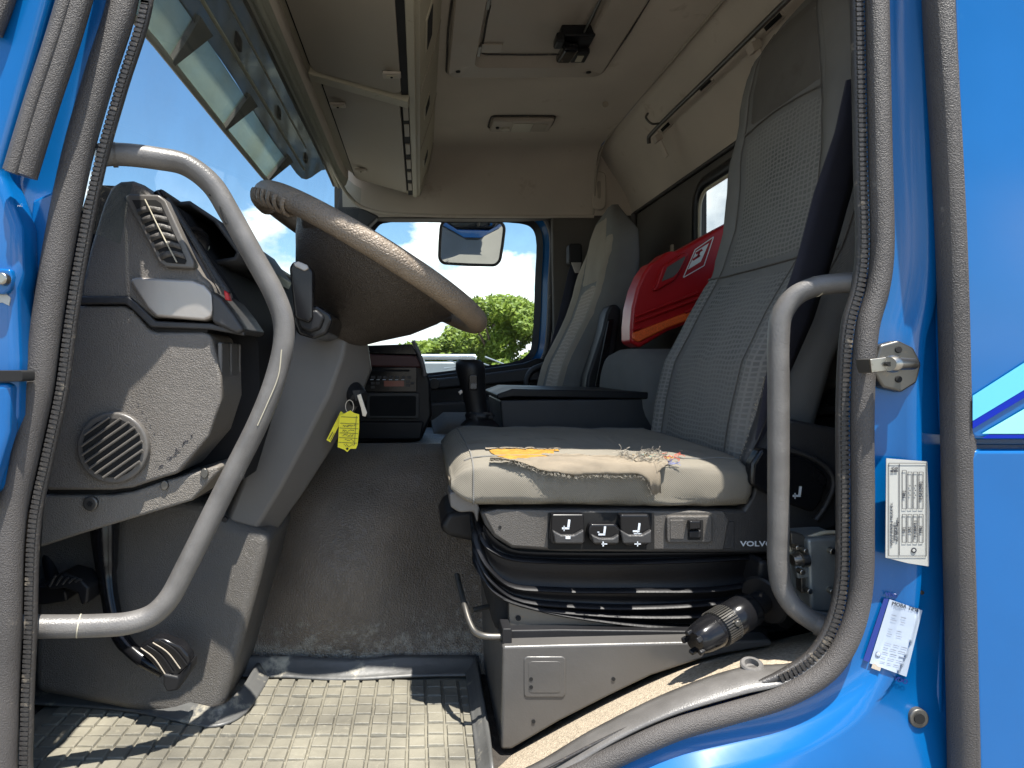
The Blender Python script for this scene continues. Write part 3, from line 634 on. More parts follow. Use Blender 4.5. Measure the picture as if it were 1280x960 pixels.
prism('door_ledge', [(500, 478), (600, 468), (668, 459), (682, 465), (684, 476), (600, 482), (500, 490)], 2.10, 2.16, 'plastic_dark', pd, bevel=.012, seg=3)
prism('armrest', [(520, 505), (600, 500), (640, 492), (680, 495), (690, 520), (560, 530), (520, 530)], 2.06, 2.14, 'plastic_dark', pd, bevel=.015, seg=3)
ptube('pull_handle', [(662, 492), (658, 478), (664, 464), (680, 456)], 2.07, .014, 'plastic_dark', pd)
fw = bpy.data.objects.new('far_wall', None); COL.objects.link(fw); fw.location = P(720, 600, 2.2); structure(fw)
far_big = [p + V((0, 0, 0)) for p in woff(.068, -.03)]
prism('pillar_trim', [(690, 272), (806, 272), (810, 700), (700, 700), (688, 452), (692, 420)], 2.13, 2.2, 'rear_grey', fw, bevel=.008)
prism('front_pillar', [(428, 226), (445, 256), (474, 270), (462, 282), (446, 310), (410, 390), (385, 462), (350, 470), (330, 470), (420, 262)], 2.13, 2.2, 'plastic_dark', fw, bevel=.01)
box('outer_skin', -.85, 1.05, 2.26, 2.28, -.7, -.09, 'blue', fw, bevel=0)
box('lintel', -.40, 1.05, 2.14, 2.22, .668, 1.0, 'rear_grey', fw, bevel=0)
# seat belt of the far seat
sb = thing('passenger_belt', 'black seat belt with pale buckle tongue hanging on the far pillar', 'seat belt', P(700, 480, 2.05))
rows = [[P(x - w, y, 2.04), P(x + w, y, 2.04)] for x, y, w in ((722, 318, 5), (716, 345, 7), (706, 400, 9), (696, 440, 11), (684, 480, 12))]
grid('webbing', rows, 'belt', sb, solid=.004)
prism('belt_guide', rrect(711, 304, 728, 330, 4), 2.0, 2.06, 'black', sb, bevel=.008)
prism('buckle_tongue', [(714, 328), (727, 328), (724, 341), (719, 341)], 1.99, 1.995, 'silver', sb, bevel=.001)

# ================================================================== OUTSIDE
mr_ = thing('kerb_mirror', 'rounded black kerb mirror hanging outside the far window', 'mirror', P(589, 280, 2.5))
fr = [P(x, y, 2.85) for x, y in rot2(589, 304, rrect(-39, -23, 39, 23, 9, 4), 2)]
tilt = Matrix.Rotation(R(45), 3, 'X')
def mt(p): c = P(589, 304, 2.85); d = p - c; d.z *= 1.41; return c + tilt @ d
fr2 = [mt(p) for p in fr]; n_ = len(fr2)
bulge = [mt(P(589, 304, 2.85) + (p - P(589, 304, 2.85)) * .93 + V((0, -.003, 0))) for p in fr]
cc = P(589, 304, 2.85)
rows = []
for s_, dy in ((1, .0), (1.0, .03), (.9, .075), (.5, .10), (.02, .105)): rows.append([mt(cc + (p - cc) * s_ + V((0, dy, 0))) for p in fr])
grid('housing', rows, 'black', mr_, smooth=50, closed=True)
tube('mirror_rim', cr(fr2, 2, True), .009, 'black', mr_, closed=True, seg=8)
rows = []
for k in range(9):
    s_ = .98 * (1 - k / 8) + .001; rows.append([mt(cc + (p - cc) * s_ + V((0, -.022 * (1 - s_ * s_), 0))) for p in fr])
grid('mirror_glass', rows, 'mirror_face', mr_, smooth=180, closed=True)
ptube('mirror_stay', [(598, 286, 2.8), (598, 274, 2.7), (598, 250, 2.42)], 2.5, .010, 'black', mr_)

def tree(name, label, cx, cy, h, rad, zc, nleaf, leaf, seed, lm, group=None):
    random.seed(seed)
    t = thing(name, label, 'tree', V((cx, cy, 0)), group)
    tube('trunk', cr([V((cx, cy, 0)), V((cx + .1, cy, h * .3)), V((cx - .05, cy + .1, h * .75))], 4), [.22 - .012 * i for i in range(9)], 'bark', t, seg=8)
    vs, fs = [], []
    lumps = [(V((random.gauss(0, .48), random.gauss(0, .48), random.uniform(-.85, .85))), random.uniform(.2, .42)) for _ in range(38)]
    for i in range(nleaf):
        c, r = random.choice(lumps)
        d = V((random.gauss(0, 1), random.gauss(0, 1), random.gauss(0, 1))).normalized() * r * random.uniform(.75, 1.05)
        p = c + d
        if p.length > 1.12: p = p.normalized() * random.uniform(.9, 1.1)
        q = V((cx + p.x * rad, cy + p.y * rad, zc + p.z * (h - zc) * .95))
        if q.z < .1: continue
        a = V((random.gauss(0, 1), random.gauss(0, 1), random.gauss(0, 1))).normalized(); b = a.orthogonal().normalized(); s = leaf * random.uniform(.6, 1.3)
        k = len(vs); vs += [q - a * s, q + b * s * .5, q + a * s, q - b * s * .5]; fs.append((k, k + 1, k + 2, k + 3))
    o = obj('crown', vs, fs, lm, t)
    for i in range(6):
        a = random.uniform(0, 6.28); tube('limb', [V((cx, cy, h * .35)), V((cx + math.cos(a) * rad * .6, cy + math.sin(a) * rad * .6, h * .7))], [.09, .03], 'bark', t, seg=6)
    return t
tree('broadleaf_tree', 'round pale green tree rising behind the rack, largest one in the far window', 3.1, 25, 4.35, 2.25, 2.2, 26000, .12, 4, 'leaf')
tree('broadleaf_tree', 'lower spreading green tree left of the round one, partly behind the steering wheel', .2, 27, 2.75, 2.6, 1.7, 16000, .12, 9, 'leaf')
tree('broadleaf_tree', 'darker bushy tree behind the gear knob, between the other two trees', 1.7, 31, 3.0, 2.2, 1.6, 14000, .12, 11, 'leaf2')
tree('broadleaf_tree', 'low bright shrub-like tree at the lower right corner of the far window', 4.7, 22, 2.25, 1.3, 1.2, 9000, .10, 15, 'leaf')
# parked vehicle
pv = thing('parked_trailer', 'pale parked trailer with a silver load rack outside the far window', 'trailer', V((.2, 8.8, 0)))
box('trailer_body', -2.6, .85, 8.6, 9.6, -.9, .0, 'white_paint', pv, bevel=.04)
box('side_window', -.6, -.0, 8.58, 8.6, -.08, -.03, 'black', pv, bevel=.01)
tube('rack_bar', [V((-2.6, 8.45, CZ + .07)), V((.80, 8.45, CZ + .07))], .04, 'alu', pv)
tube('rack_bar', [V((-2.6, 8.9, CZ + .06)), V((.86, 8.9, CZ + .06))], .03, 'alu', pv)
for x_ in (-2, -1, .05, .8): tube('rack_post', [V((x_, 8.5, CZ - .1)), V((x_, 8.5, CZ + .05))], .02, 'alu', pv, seg=8)
for x_ in (.35, .5, .72, 1.0): tube('strut', [V((x_, 8.4, CZ - .1)), V((x_ + .28, 8.4, CZ - .06 + .0)), V((x_ - .05, 8.5, CZ + .07))], .014, 'white_paint', pv, seg=6)
for x_ in (-2.2, .2): lathe('wheel', V((x_, 8.6, .45)), V((x_, 8.85, .45)), [(0, .1), (0, .43), (.1, .45), (.9, .45), (1, .4)], 'black', pv)

# ================================================================== ROOF FITTINGS
# hatch
ht = thing('roof_hatch', 'grey beige roof hatch with black latch in the cab ceiling', 'roof hatch', V((.34, 1.0, CZ + CE)))
hx0, hx1, hy0, hy1 = .09, .605, .72, 1.30
def flatring(name, o_, i_, zo, zi, m, parent, **kw):
    return grid(name, [[V((x, y, zo + CZ)) for x, y in o_] + [V((o_[0][0], o_[0][1], zo + CZ))], [V((x, y, zi + CZ)) for x, y in i_] + [V((i_[0][0], i_[0][1], zi + CZ))]], m, parent, smooth=30, **kw)
O1 = rrect(hx0, hy0, hx1, hy1, .035, 4); O2 = rrect(hx0 + .006, hy0 + .006, hx1 - .006, hy1 - .006, .032, 4)
I1 = rrect(hx0 + .085, hy0 + .05, hx1 - .10, hy1 - .075, .03, 4); I2 = rrect(hx0 + .10, hy0 + .06, hx1 - .115, hy1 - .11, .025, 4)
rows = []
for loop_, z in ((O1, CE + .002), (O1, CE - .010), (O2, CE - .014), (I1, CE - .014), (I2, CE + .022), (I2, CE + .030)):
    rows.append([V((x, y, z + CZ)) for x, y in loop_] + [V((loop_[0][0], loop_[0][1], z + CZ))])
grid('hatch_frame', rows, 'hatch', ht, smooth=30)
# the lining is opened visually by seating the panel just under it
pn = box('hatch_panel', hx0 + .095, hx1 - .11, hy0 + .05, hy1 - .105, CE + .012, CE + .018, 'hatch', ht, bevel=.002)
tube('panel_gasket', cr([V((x, y, CZ + CE + .011)) for x, y in rrect(hx0 + .104, hy0 + .06, hx1 - .119, hy1 - .116, .02, 3)], 2, True), .0035, 'seal_dark', ht, closed=True, seg=6)
for y_ in (.87, 1.14):
    box('hinge_leaf', hx0 + .10, hx0 + .165, y_ - .025, y_ + .025, CE + .006, CE + .012, 'hatch', ht, bevel=.001)
    box('hinge_pin', hx0 + .088, hx0 + .10, y_ - .032, y_ + .032, CE - .004, CE + .012, 'dark_steel', ht, bevel=.002)
for x_, y_ in ((hx0 + .035, hy1 - .05), (hx1 - .05, hy1 - .045)): lathe('screw_hole', V((x_, y_, CZ + CE - .016)), V((x_, y_, CZ + CE - .012)), [(0, .008), (1, .008)], 'void', ht, seg=12)
for x_, y_ in ((hx0 + .13, hy1 - .135), (hx1 - .16, hy1 - .135)): lathe('button', V((x_, y_, CZ + CE + .008)), V((x_, y_, CZ + CE + .013)), [(0, .007), (.5, .009), (1, .009)], 'hatch', ht, seg=12)
lx, ly = .455, 1.05
lt = box('latch_base', lx - .045, lx + .055, ly - .045, ly + .03, CE - .022, CE + .012, 'black', ht, bevel=.005)
box('latch_lever', lx - .035, lx + .012, ly - .03, ly + .085, CE - .05, CE - .022, 'gloss_black', lt, bevel=.009, rot=Matrix.Rotation(R(8), 3, 'X'))
box('latch_wing', lx - .06, lx - .035, ly - .05, ly + .0, CE - .04, CE - .012, 'black', lt, bevel=.005)
box('latch_hook', lx + .012, lx + .058, ly + .03, ly + .095, CE - .036, CE - .018, 'black', lt, bevel=.004)
box('latch_plate', lx + .024, lx + .044, ly + .045, ly + .082, CE - .0385, CE - .036, 'cabinet_rim', lt, bevel=.001)
tube('latch_rod', [V((lx + .02, ly - .05, CZ + CE - .012)), V((lx + .02, ly - .32, CZ + CE - .012))], .004, 'dark_steel', ht, seg=8)
# lamp
lp = thing('ceiling_lamp', 'slim oblong interior lamp with round switch on the ceiling', 'lamp', V((.41, 1.73, CZ + CE)))
box('housing', .285, .53, 1.665, 1.79, CE - .022, CE - .001, 'hatch', lp, bevel=.018, seg=3)
box('lens', .37, .45, 1.685, 1.775, CE - .026, CE - .0205, 'lamp_lens', lp, bevel=.004)
box('shade_panel', .452, .51, 1.69, 1.77, CE - .0245, CE - .0205, 'cabinet', lp, bevel=.004)
lathe('switch_dial', V((.345, 1.74, CZ + CE - .03)), V((.345, 1.74, CZ + CE - .02)), [(0, .016), (.4, .02), (1, .021)], 'lamp_lens', lp, seg=16)
lathe('push_button', V((.312, 1.73, CZ + CE - .028)), V((.312, 1.73, CZ + CE - .02)), [(0, .006), (1, .008)], 'black', lp, seg=10)
tube('lamp_edge_shade', cr([V((x, y, CZ + CE - .0015)) for x, y in rrect(.280, 1.66, .535, 1.795, .02, 3)], 2, True), .0035, 'seal_dark', lp, closed=True, seg=6)  # dark outline added round the lamp for the shade at its edge
tube('frame_edge_shade', cr([V((x, y, CZ + CE - .0015)) for x, y in rrect(hx0 - .003, hy0, hx1 + .003, hy1 + .003, .036, 3)], 2, True), .0035, 'hub', ht, closed=True, seg=6)  # dark line added in place of contact shade around the hatch frame
# coat rail
rl = thing('coat_rail', 'dark metal rail with a hook along the rear roof cove', 'coat rail', V((.87, 1.2, CZ + .83)))
tube('rail', cr([V((.862, 1.56, CZ + .822)), V((.858, 1.55, CZ + .84)), V((.858, 1.53, CZ + .845)), V((.858, 1.0, CZ + .845)), V((.858, .1, CZ + .845))], 4), .0075, 'dark_steel', rl, seg=10)
tube('hook', cr([V((.85, 1.42, CZ + .845)), V((.825, 1.43, CZ + .848)), V((.805, 1.43, CZ + .87)), V((.812, 1.43, CZ + .885))], 4), .004, 'dark_steel', rl, seg=6)
for y_ in (1.50, .82): 
    v_, f_ = boxgeo(V((.885, y_, CZ + .80)), V((.022, 0, -.05)), V((0, .013, 0)), V((-.003, 0, -.002))); obj('bracket', v_, f_, 'beige', rl, bevel=.004)
    v_, f_ = boxgeo(V((.872, y_, CZ + .82)), V((.012, 0, .006)), V((0, .016, 0)), V((-.004, 0, .012))); obj('rail_clamp', v_, f_, 'hatch', rl, bevel=.003)

# overhead locker
oc = thing('overhead_locker', 'grey beige overhead locker with two drop doors above the windscreen', 'locker', V((-.18, 1.1, CZ + .78)))
def lz(x): return .825 + (.745 - .825) * (x + .32) / .29
rows = []
ysec = [0, .5, 1.0, 1.5, 1.9, 2.02, 2.07]
for y in ysec:
    e = .0 if y < 1.95 else (y - 1.95) * .5
    rows.append([V((x, y, z + CZ)) for x, z in ((-.325 + e, .96), (-.325 + e, .835), (-.30 + e, lz(-.30) + .012), (-.03, .757), (.0, .755), (.04, .88), (.058, .964))])
grid('carcass', rows, 'cabinet_rim', oc, smooth=25)
def ldoor(y0, y1, xa, xb, dz, name='locker_door'):
    v = []
    poly = rrect(xa, y0, xb, y1, .03, 4)
    a = [V((x, y, CZ + lz(x) - dz)) for x, y in poly]; b = [p + V((0.002, 0, .012)) for p in a]; n = len(a)
    f = [list(range(n)), list(range(2 * n - 1, n - 1, -1))] + [[i, (i + 1) % n, n + (i + 1) % n, n + i] for i in range(n)]
    gp = rrect(xa - .006, y0 - .009, xb + .006, y1 + .009, .034, 4)
    obj('gap_shadow', [V((x, y, CZ + lz(x) - dz + .009)) for x, y in gp], [tuple(range(len(gp)))], 'void', oc)  # black sheet stands in for the shadow in the gap round the door
    return obj(name, a + b, f, 'cabinet', oc, bevel=.003)
d1 = ldoor(.30, .93, -.30, -.052, .012); d2 = ldoor(1.0, 1.98, -.285, -.058, .008)
def latch(x, y, par, dz=.016):
    z = lz(x) - dz
    a = box('latch', x - .022, x + .026, y - .016, y + .016, z - .006, z + .002, 'hatch', par, bevel=.003)
    box('catch', x - .012, x + .016, y - .007, y + .007, z - .0085, z - .006, 'cabinet_rim', par, bevel=.001)
    lathe('pin_hole', V((x + .002, y, CZ + z - .010)), V((x + .002, y, CZ + z - .007)), [(0, .0035), (1, .0035)], 'void', par, seg=8)
latch(-.075, .80, d1); latch(-.255, 1.12, d2); latch(-.245, 1.78, d2)
v_, f_ = boxgeo(V((-.17, .965, CZ + lz(-.17) - .004)), V((.14, 0, -.040)), V((0, .024, 0)), V((.004, 0, .014))); obj('divider', v_, f_, 'cabinet_rim', oc, bevel=.003)
for y0, y1 in ((.1, .93), (1.0, 2.0)):
    box('hinge_gap', -.052, -.032, y0, y1, .742, .756, 'void', oc, bevel=0)
for y_ in (1.06, 1.2, 1.38, 1.55, 1.7, 1.86): box('hinge_tab', -.050, -.034, y_ - .052, y_ + .052, .738, .748, 'cabinet', oc, bevel=.002)
box('locker_lip', -.032, -.012, .0, 2.03, .738, .80, 'cabinet_rim', oc, bevel=.004)
for y_, w_ in ((.72, .07), (1.20, .035), (1.72, .04), (.45, .05)):
    c_ = V((.0215, y_, CZ + .82)); v_, f_ = boxgeo(c_, V((0, w_, 0)), V((.006, 0, .020)), V((.004, 0, -.0012))); obj('rear_slot', v_, f_, 'void', oc, bevel=.001)
    v_, f_ = boxgeo(c_ + V((-.001, 0, 0)), V((0, w_ + .012, 0)), V((.008, 0, .027)), V((.0035, 0, -.001))); obj('slot_rim', v_, f_, 'cabinet_rim', oc, bevel=.002)
for y_ in (.95, 1.02 + .42, 1.97):
    tube('rear_joint', [V((.001, y_, CZ + .757)), V((.04, y_, CZ + .88)), V((.057, y_, CZ + .962))], .003, 'cabinet', oc, seg=6)

# ================================================================== DASHBOARD
da = thing('dashboard', 'dark grey dashboard with end panel, slatted vent and silver trim by the doorway', 'dashboard', P(190, 640, .2))
# long body of the dashboard
sec = [(-.60, .17), (-.44, .272), (-.425, .272), (-.405, .258), (-.37, .195), (-.335, .15), (-.30, .09), (-.275, .03), (-.272, -.10), (-.30, -.20), (-.40, -.24), (-.62, -.24)]
grid('dash_body', [[V((x, y, z + CZ)) for x, z in sec] for y in (.24, .8, 1.4, 2.0, 2.14)], 'dash_black', da, smooth=30, cap=True)
tube('dash_top_edge', [V((-.425, y, .276 + CZ)) for y in (.2, 1, 2.1)], .007, 'plastic_dark', da, seg=8)
grid('instrument_hood', [[V((x, y, z + CZ)) for x, z in ((-.45, .27), (-.40, .275), (-.355, .245), (-.315, .19), (-.32, .178), (-.37, .17))] for y in (.26, .40, .55, .70)], 'plastic_dark', da, smooth=50, solid=.008)
box('instrument_face', -.40, -.345, .28, .70, .03, .20, 'dash_black', da, bevel=.01, rot=Matrix.Rotation(R(-22), 3, 'Y'))
# end panel, upper
up = [(98, 374), (112, 310), (128, 256), (138, 233), (150, 226), (165, 225), (178, 230), (190, 243), (206, 268), (232, 310), (252, 345), (262, 353), (268, 372), (262, 398), (190, 398), (160, 374)]
ep = prism('end_panel', up, .13, .30, 'dash', da, bevel=.007, seg=3)
lw_ = [(92, 382), (155, 382), (166, 388), (186, 412), (196, 415), (256, 415), (264, 420), (276, 470), (277, 498), (262, 545), (222, 592), (195, 600), (165, 610), (140, 613), (56, 613)]
prism('lower_end_panel', lw_, .13, .30, 'dash', da, bevel=.008, seg=3)
prism('dark_recess', [(95, 368), (162, 368), (196, 404), (262, 404), (258, 420), (60, 420)], .142, .29, 'black', da, bevel=.002)
prism('under_trim', [(100, 370), (160, 370), (170, 378), (194, 401), (262, 404), (305, 412), (306, 420), (262, 412), (188, 409), (164, 386), (156, 380), (97, 380)], .1245, .135, 'plastic_dark', da, bevel=.003)
prism('bottom_cover', [(53, 619), (140, 619), (168, 614), (200, 603), (226, 596), (272, 582), (274, 590), (240, 626), (100, 668), (48, 685)], .14, .30, 'dash_low', da, bevel=.006, seg=3)
prism('cover_gap', [(60, 608), (230, 596), (250, 600), (60, 628)], .15, .28, 'void', da, bevel=0)
for a, b, y_ in ((112, 630, .138),):
    sc_ = disc('screw', a, b, y_ - .006, 9.5, .008, 'dark_steel', da, seg=16, bevel=.003); disc('screw_socket', a, b, y_ - .0075, 3.5, .002, 'void', sc_, seg=6, bevel=0)
for x_, y_, yy in ((-.345 + .0, .20, 598), (-.30, .245, 590)):
    pass
prism('side_filler', [(30, 640), (60, 420), (92, 290), (112, 230), (150, 232), (150, 640)], .19, .29, 'dash_black', da, bevel=.003)
random.seed(31)
join('scuff_marks', [stroke(a, b, a + random.uniform(1, 4), b - random.uniform(.5, 4), random.uniform(.5, 1.2), y=.1291) for a, b in [(random.gauss(215, 14), 0) for _ in range(17)] for b in [596 - (a - 195) * 1.0 - abs(random.gauss(0, 5)) - 4]] + [stroke(172 + 5 * k, 505 + 9 * k, 174 + 5 * k, 506 + 9 * k, .7, y=.1291) for k in range(5)], 'ink', da, 'stuff')
# slatted side vent
vt = prism('vent_frame', [(155, 246), (160, 242), (198, 243), (207, 250), (243, 328), (242, 336), (206, 334), (198, 328)], .118, .14, 'plastic', da, bevel=.004, seg=3)
prism('vent_recess', [(165, 250), (195, 250), (201, 254), (233, 326), (231, 330), (208, 328), (203, 324)], .1165, .1185, 'void', vt, bevel=0)
vl = [(165, 250, 195, 250), (170.5, 262, 202, 260), (176, 273, 208, 271), (181.5, 284, 213, 283), (187, 295, 218, 294), (193, 306, 224, 305), (199, 318, 229, 317)]
for a, b, c, d in vl[1:]:
    m1 = (a + c) / 2; arc = [(a, b), (a * .7 + c * .3, b - 4), (m1, b - 5), (a * .3 + c * .7, b - 4), (c, d)]
    rows = [[P(x, y, .1145) for x, y in arc], [P(x + 2.5, y + 7, .1155) for x, y in arc]]
    grid('vent_slat', rows, 'seat_plastic', vt, solid=.0012)
ptube('vent_bar', [(181, 249), (200, 288), (221, 328)], .1135, .0011, 'cabinet_rim', vt, seg=6)
# silver trim
sv = [(161, 350), (168, 346), (240, 350), (256, 356), (266, 368), (269, 384), (264, 397), (255, 401), (195, 396), (184, 386)]
prism('silver_trim', sv, .117, .14, 'silver', da, bevel=.007, seg=4)
prism('trim_return', [(262, 362), (276, 372), (292, 392), (306, 413), (296, 418), (264, 403)], .115, .25, 'plastic_dark', da, bevel=.006, seg=3)
prism('hazard_button', [(279, 362), (285, 366), (288, 376), (281, 375)], .118, .13, 'red', da, bevel=.002)
# glossy instrument edge strips behind the vent
ptube('gloss_strip', [(196, 240), (222, 282), (250, 330), (276, 378)], .16, .006, 'gloss_black', da)
ptube('gloss_strip', [(208, 250), (240, 300), (266, 342), (284, 368)], .21, .008, 'plastic_dark', da)
lathe('round_vent', P(236, 300, .26), P(244, 305, .235), [(0, .02), (.6, .026), (.8, .028), (1, .024), (.9, .019)], 'gloss_black', da, seg=18)
# speaker grille
sp = disc('speaker_rim', 140, 560, .118, 45, .014, 'plastic', da, seg=36, bevel=.004)
disc('speaker_well', 140, 560, .1165, 37, .0025, 'void', sp, seg=30, bevel=0)
for k in range(-3, 5):
    off = k * 9.6 - 4.8; hl = math.sqrt(max(0, 38.5 ** 2 - off ** 2)); an = R(-35); ux, uy = math.cos(an), math.sin(an)
    cx_, cy_ = 140 - uy * off, 560 + ux * off
    ptube('speaker_slat', [(cx_ - ux * hl, cy_ - uy * hl), (cx_, cy_), (cx_ + ux * hl, cy_ + uy * hl)], 1150e-4, .0021, 'plastic', sp, k=2, seg=8)
# blank switches on the returning face
for k, z_ in enumerate((0, 1, 2)):
    y0 = .135 + k * .05; x0 = -.309
    v_, f_ = boxgeo(V((x0, y0 + .022, CZ + .0)), V((.004, 0, 0)), V((0, .020, 0)), V((.0, 0, .030))); a = obj('switch_blank', v_, f_, 'plastic', da, bevel=.003)
# knee cover screws
for a, b, y_ in ((205, 607, .136), (255, 592, .136)): disc('screw', a, b, y_, 5, .006, 'dark_steel', da, seg=12, sy=1.3, bevel=.002)
# centre stack
cs = thing('centre_stack', 'dark centre stack with car radio and open slot facing the driver', 'console', P(485, 560, 1.05))
prism('stack_body', [(425, 440), (522, 440), (538, 476), (540, 520), (526, 552), (420, 556)], 1.05, 1.5, 'black', cs, bevel=.01)
prism('wood_trim', [(440, 442), (520, 444), (530, 460), (440, 458)], 1.03, 1.06, 'burgundy', cs, bevel=.006)
prism('top_bezel', [(455, 432), (515, 430), (523, 444), (455, 442)], 1.03, 1.08, 'gloss_black', cs, bevel=.004)
ptube('bezel_edge', [(516, 426), (523, 440), (529, 458), (531, 470)], 1.02, .006, 'handle', cs)
rd = prism('radio', rrect(453, 459, 521, 490, 2), 1.03, 1.06, 'gloss_black', cs, bevel=.002)
prism('display', rrect(480, 476, 505, 483, 1), 1.027, 1.031, 'display', rd, bevel=0)
prism('disc_slot', rrect(464, 462, 512, 464.5, 1), 1.0275, 1.031, 'void', rd, bevel=0)
for k in range(7): prism('radio_button', rrect(464 + k * 7.5, 470, 469 + k * 7.5, 473.2, .8), 1.027, 1.031, 'plastic_dark', rd, bevel=.0005)
for a, b in ((466, 479), (472, 479), (510, 477), (510, 482), (516, 479), (466, 484)): prism('radio_button', rrect(a - 2.4, b - 1.6, a + 2.4, b + 1.6, .6), 1.027, 1.031, 'plastic_dark', rd, bevel=.0005)
disc('volume_knob', 459, 464, 1.02, 4, .012, 'black', rd, seg=14)
for k in range(6): prism('print', rrect(463 + k * 7.7, 474.2, 467 + k * 7.7, 475, .3), 1.0265, 1.0272, 'icon', rd, bevel=0)
prism('slot_frame', rrect(458, 491, 524, 523, 3), 1.03, 1.06, 'plastic_dark', cs, bevel=.003)
prism('open_slot', rrect(462, 495, 520, 520, 2), 1.028, 1.032, 'void', cs, bevel=0)
prism('lower_tray', [(445, 527), (530, 527), (526, 550), (440, 550)], 1.03, 1.07, 'black', cs, bevel=.006)
disc('side_knob', 543, 480, 1.2, 7, .02, 'black', cs, seg=16)

# ================================================================== COLUMN, WHEEL, STALK, KEYS, PEDALS
cl = thing('steering_column', 'grey steering column cover between the wheel and the pedals', 'steering column', P(300, 890, .30))
rings = []
for (lx_, ly_, rx_, ry_, y_, d_) in ((385, 384, 460, 428, .36, .07), (360, 412, 465, 462, .35, .085), (340, 470, 447, 508, .34, .09), (318, 535, 415, 560, .33, .09), (296, 600, 378, 618, .32, .085), (276, 650, 342, 668, .31, .08)):
    fx, fy = lx_ + (rx_ - lx_) * .66, ly_ + (ry_ - ly_) * .66
    rings.append([P(lx_ + 3, ly_, y_ + 2 * d_), P(lx_, ly_, y_ + .03), P(lx_ + 8, ly_ + 2, y_), P(fx, fy, y_), P(rx_, ry_, y_ + .055), P(rx_ - 4, ry_, y_ + 2 * d_)])
grid('column_cover', rings, 'plastic', cl, smooth=None, closed=True, cap=True, bevel=.007, seg=3)
kp = [(40, 660), (60, 650), (200, 622), (262, 632), (290, 654), (340, 668), (331, 700), (322, 735), (300, 815), (280, 885), (271, 899), (255, 904), (160, 892), (38, 868)]
n = len(kp)
def kick(poly, yt, yb, ptop, pbot):
    return [P(x, y, yt + (yb - yt) * max(0, min(1, (y - ptop) / (pbot - ptop)))) for x, y in poly]
A_ = kick(kp, .30, .235, 640, 900); B_ = [p + V((-.0, .35, 0)) for p in A_]
obj('footwell_cover', A_ + B_, [list(range(n)), list(range(2 * n - 1, n - 1, -1))] + [[i, (i + 1) % n, n + (i + 1) % n, n + i] for i in range(n)], 'kick', cl, bevel=.02, seg=4)
disc('cover_screw', 280, 650, .30, 4, .01, 'black', cl, seg=10)

wh = thing('steering_wheel', 'worn brown steering wheel tilted over the driver side footwell', 'steering wheel', V((-.09, .40, CZ + .19)))
WC = V((-.093, .40, CZ + .196)); ta = R(30.8)
ex = V((math.cos(ta), 0, -math.sin(ta))); ey = V((0, 1, 0)); ez = V((math.sin(ta), 0, math.cos(ta)))
RW = .236
rim = [WC + (ex * math.cos(a) + ey * math.sin(a)) * RW for a in [2 * math.pi * k / 72 for k in range(72)]]
tube('rim', rim, .0205, 'rim', wh, closed=True, seg=16)
rings = tubev([WC + (ex * math.cos(a) + ey * math.sin(a)) * (RW - .002) - ez * .008 for a in [math.pi + R(-26) + R(52) * k / 28 for k in range(29)]], .0175, 12)
# finger grips on the underside at the front
parts = []
for k in range(12):
    a = math.pi + R(-2) + R(5.2) * k; c = WC + (ex * math.cos(a) + ey * math.sin(a)) * (RW) - ez * .005
    rr_ = (ex * math.cos(a) + ey * math.sin(a)); pts = [c + rr_ * math.cos(t) * .0198 + ez * math.sin(t) * .0198 for t in [math.pi * 1.0 + math.pi * q / 10 for q in range(11)]]
    parts.append(tubegeo(pts, .0042, 6))
join('finger_grips', parts, 'rim', wh, smooth=60)
# skirt shaped hub: wide shroud under the rim down to the column
def hubring(r, h, k4, wob, n=64):
    o = []
    for k in range(n):
        t = 2 * math.pi * k / n; c_ = math.cos(t); q = r * (1 + k4 * 1.7 * math.sin(t) ** 2 - k4 * 1.6 * max(0, -c_) ** 2)
        o.append(WC + ex * math.cos(t) * q + ey * math.sin(t) * q + ez * h)
    return o
hub = [hubring(.03, -.012, 0, 0), hubring(.09, -.010, 0, 0), hubring(.170, -.008, .14, .0), hubring(.186, -.014, .15, .0), hubring(.172, -.040, .15, .0), hubring(.138, -.085, .10, .0), hubring(.095, -.125, .03, 0), hubring(.07, -.15, 0, 0), hubring(.06, -.16, 0, 0)]
grid('hub', hub, 'hub', wh, smooth=80, closed=True, cap=True)
for k, an in enumerate((38, 113, 247, 322)):
    a = R(an); d = ex * math.cos(a) + ey * math.sin(a); s_ = (-ex * math.sin(a) + ey * math.cos(a)); rows = []
    for t, w_, h_, th in ((.14, .055, -.035, .022), (.175, .045, -.026, .016), (.21, .037, -.012, .012), (.232, .034, -.002, .012)):
        c = WC + d * t + ez * h_; rows.append([c + s_ * w_ * math.copysign(abs(math.cos(q)) ** .7, math.cos(q)) + ez * th * math.copysign(abs(math.sin(q)) ** .7, math.sin(q)) for q in [2 * math.pi * j / 16 for j in range(16)]])
    grid('spoke', rows, 'hub', wh, smooth=80, closed=True, cap=True)
lathe('access_hole', WC - ey * .128 - ez * .078, WC - ey * .100 - ez * .070, [(0, .0055), (1, .0055)], 'void', wh, seg=14)
rk = thing('control_stalk', 'black control stalk with silver tip standing beside the steering wheel', 'stalk', P(388, 400, .34))
prism('stalk_collar', [(366, 402), (366, 388), (378, 384), (396, 381), (413, 392), (416, 400), (408, 418), (392, 424), (372, 418)], .19, .36, 'gloss_black', rk, bevel=.008, seg=3)
prism('collar_step', [(372, 400), (374, 390), (396, 386), (406, 396), (400, 412), (386, 416), (374, 410)], .182, .22, 'black', rk, bevel=.006, seg=3)
prism('stalk_body', [(361, 334), (366, 326), (383, 329), (391, 338), (391, 398), (386, 404), (368, 398)], .175, .205, 'gloss_black', rk, bevel=.006, seg=3)
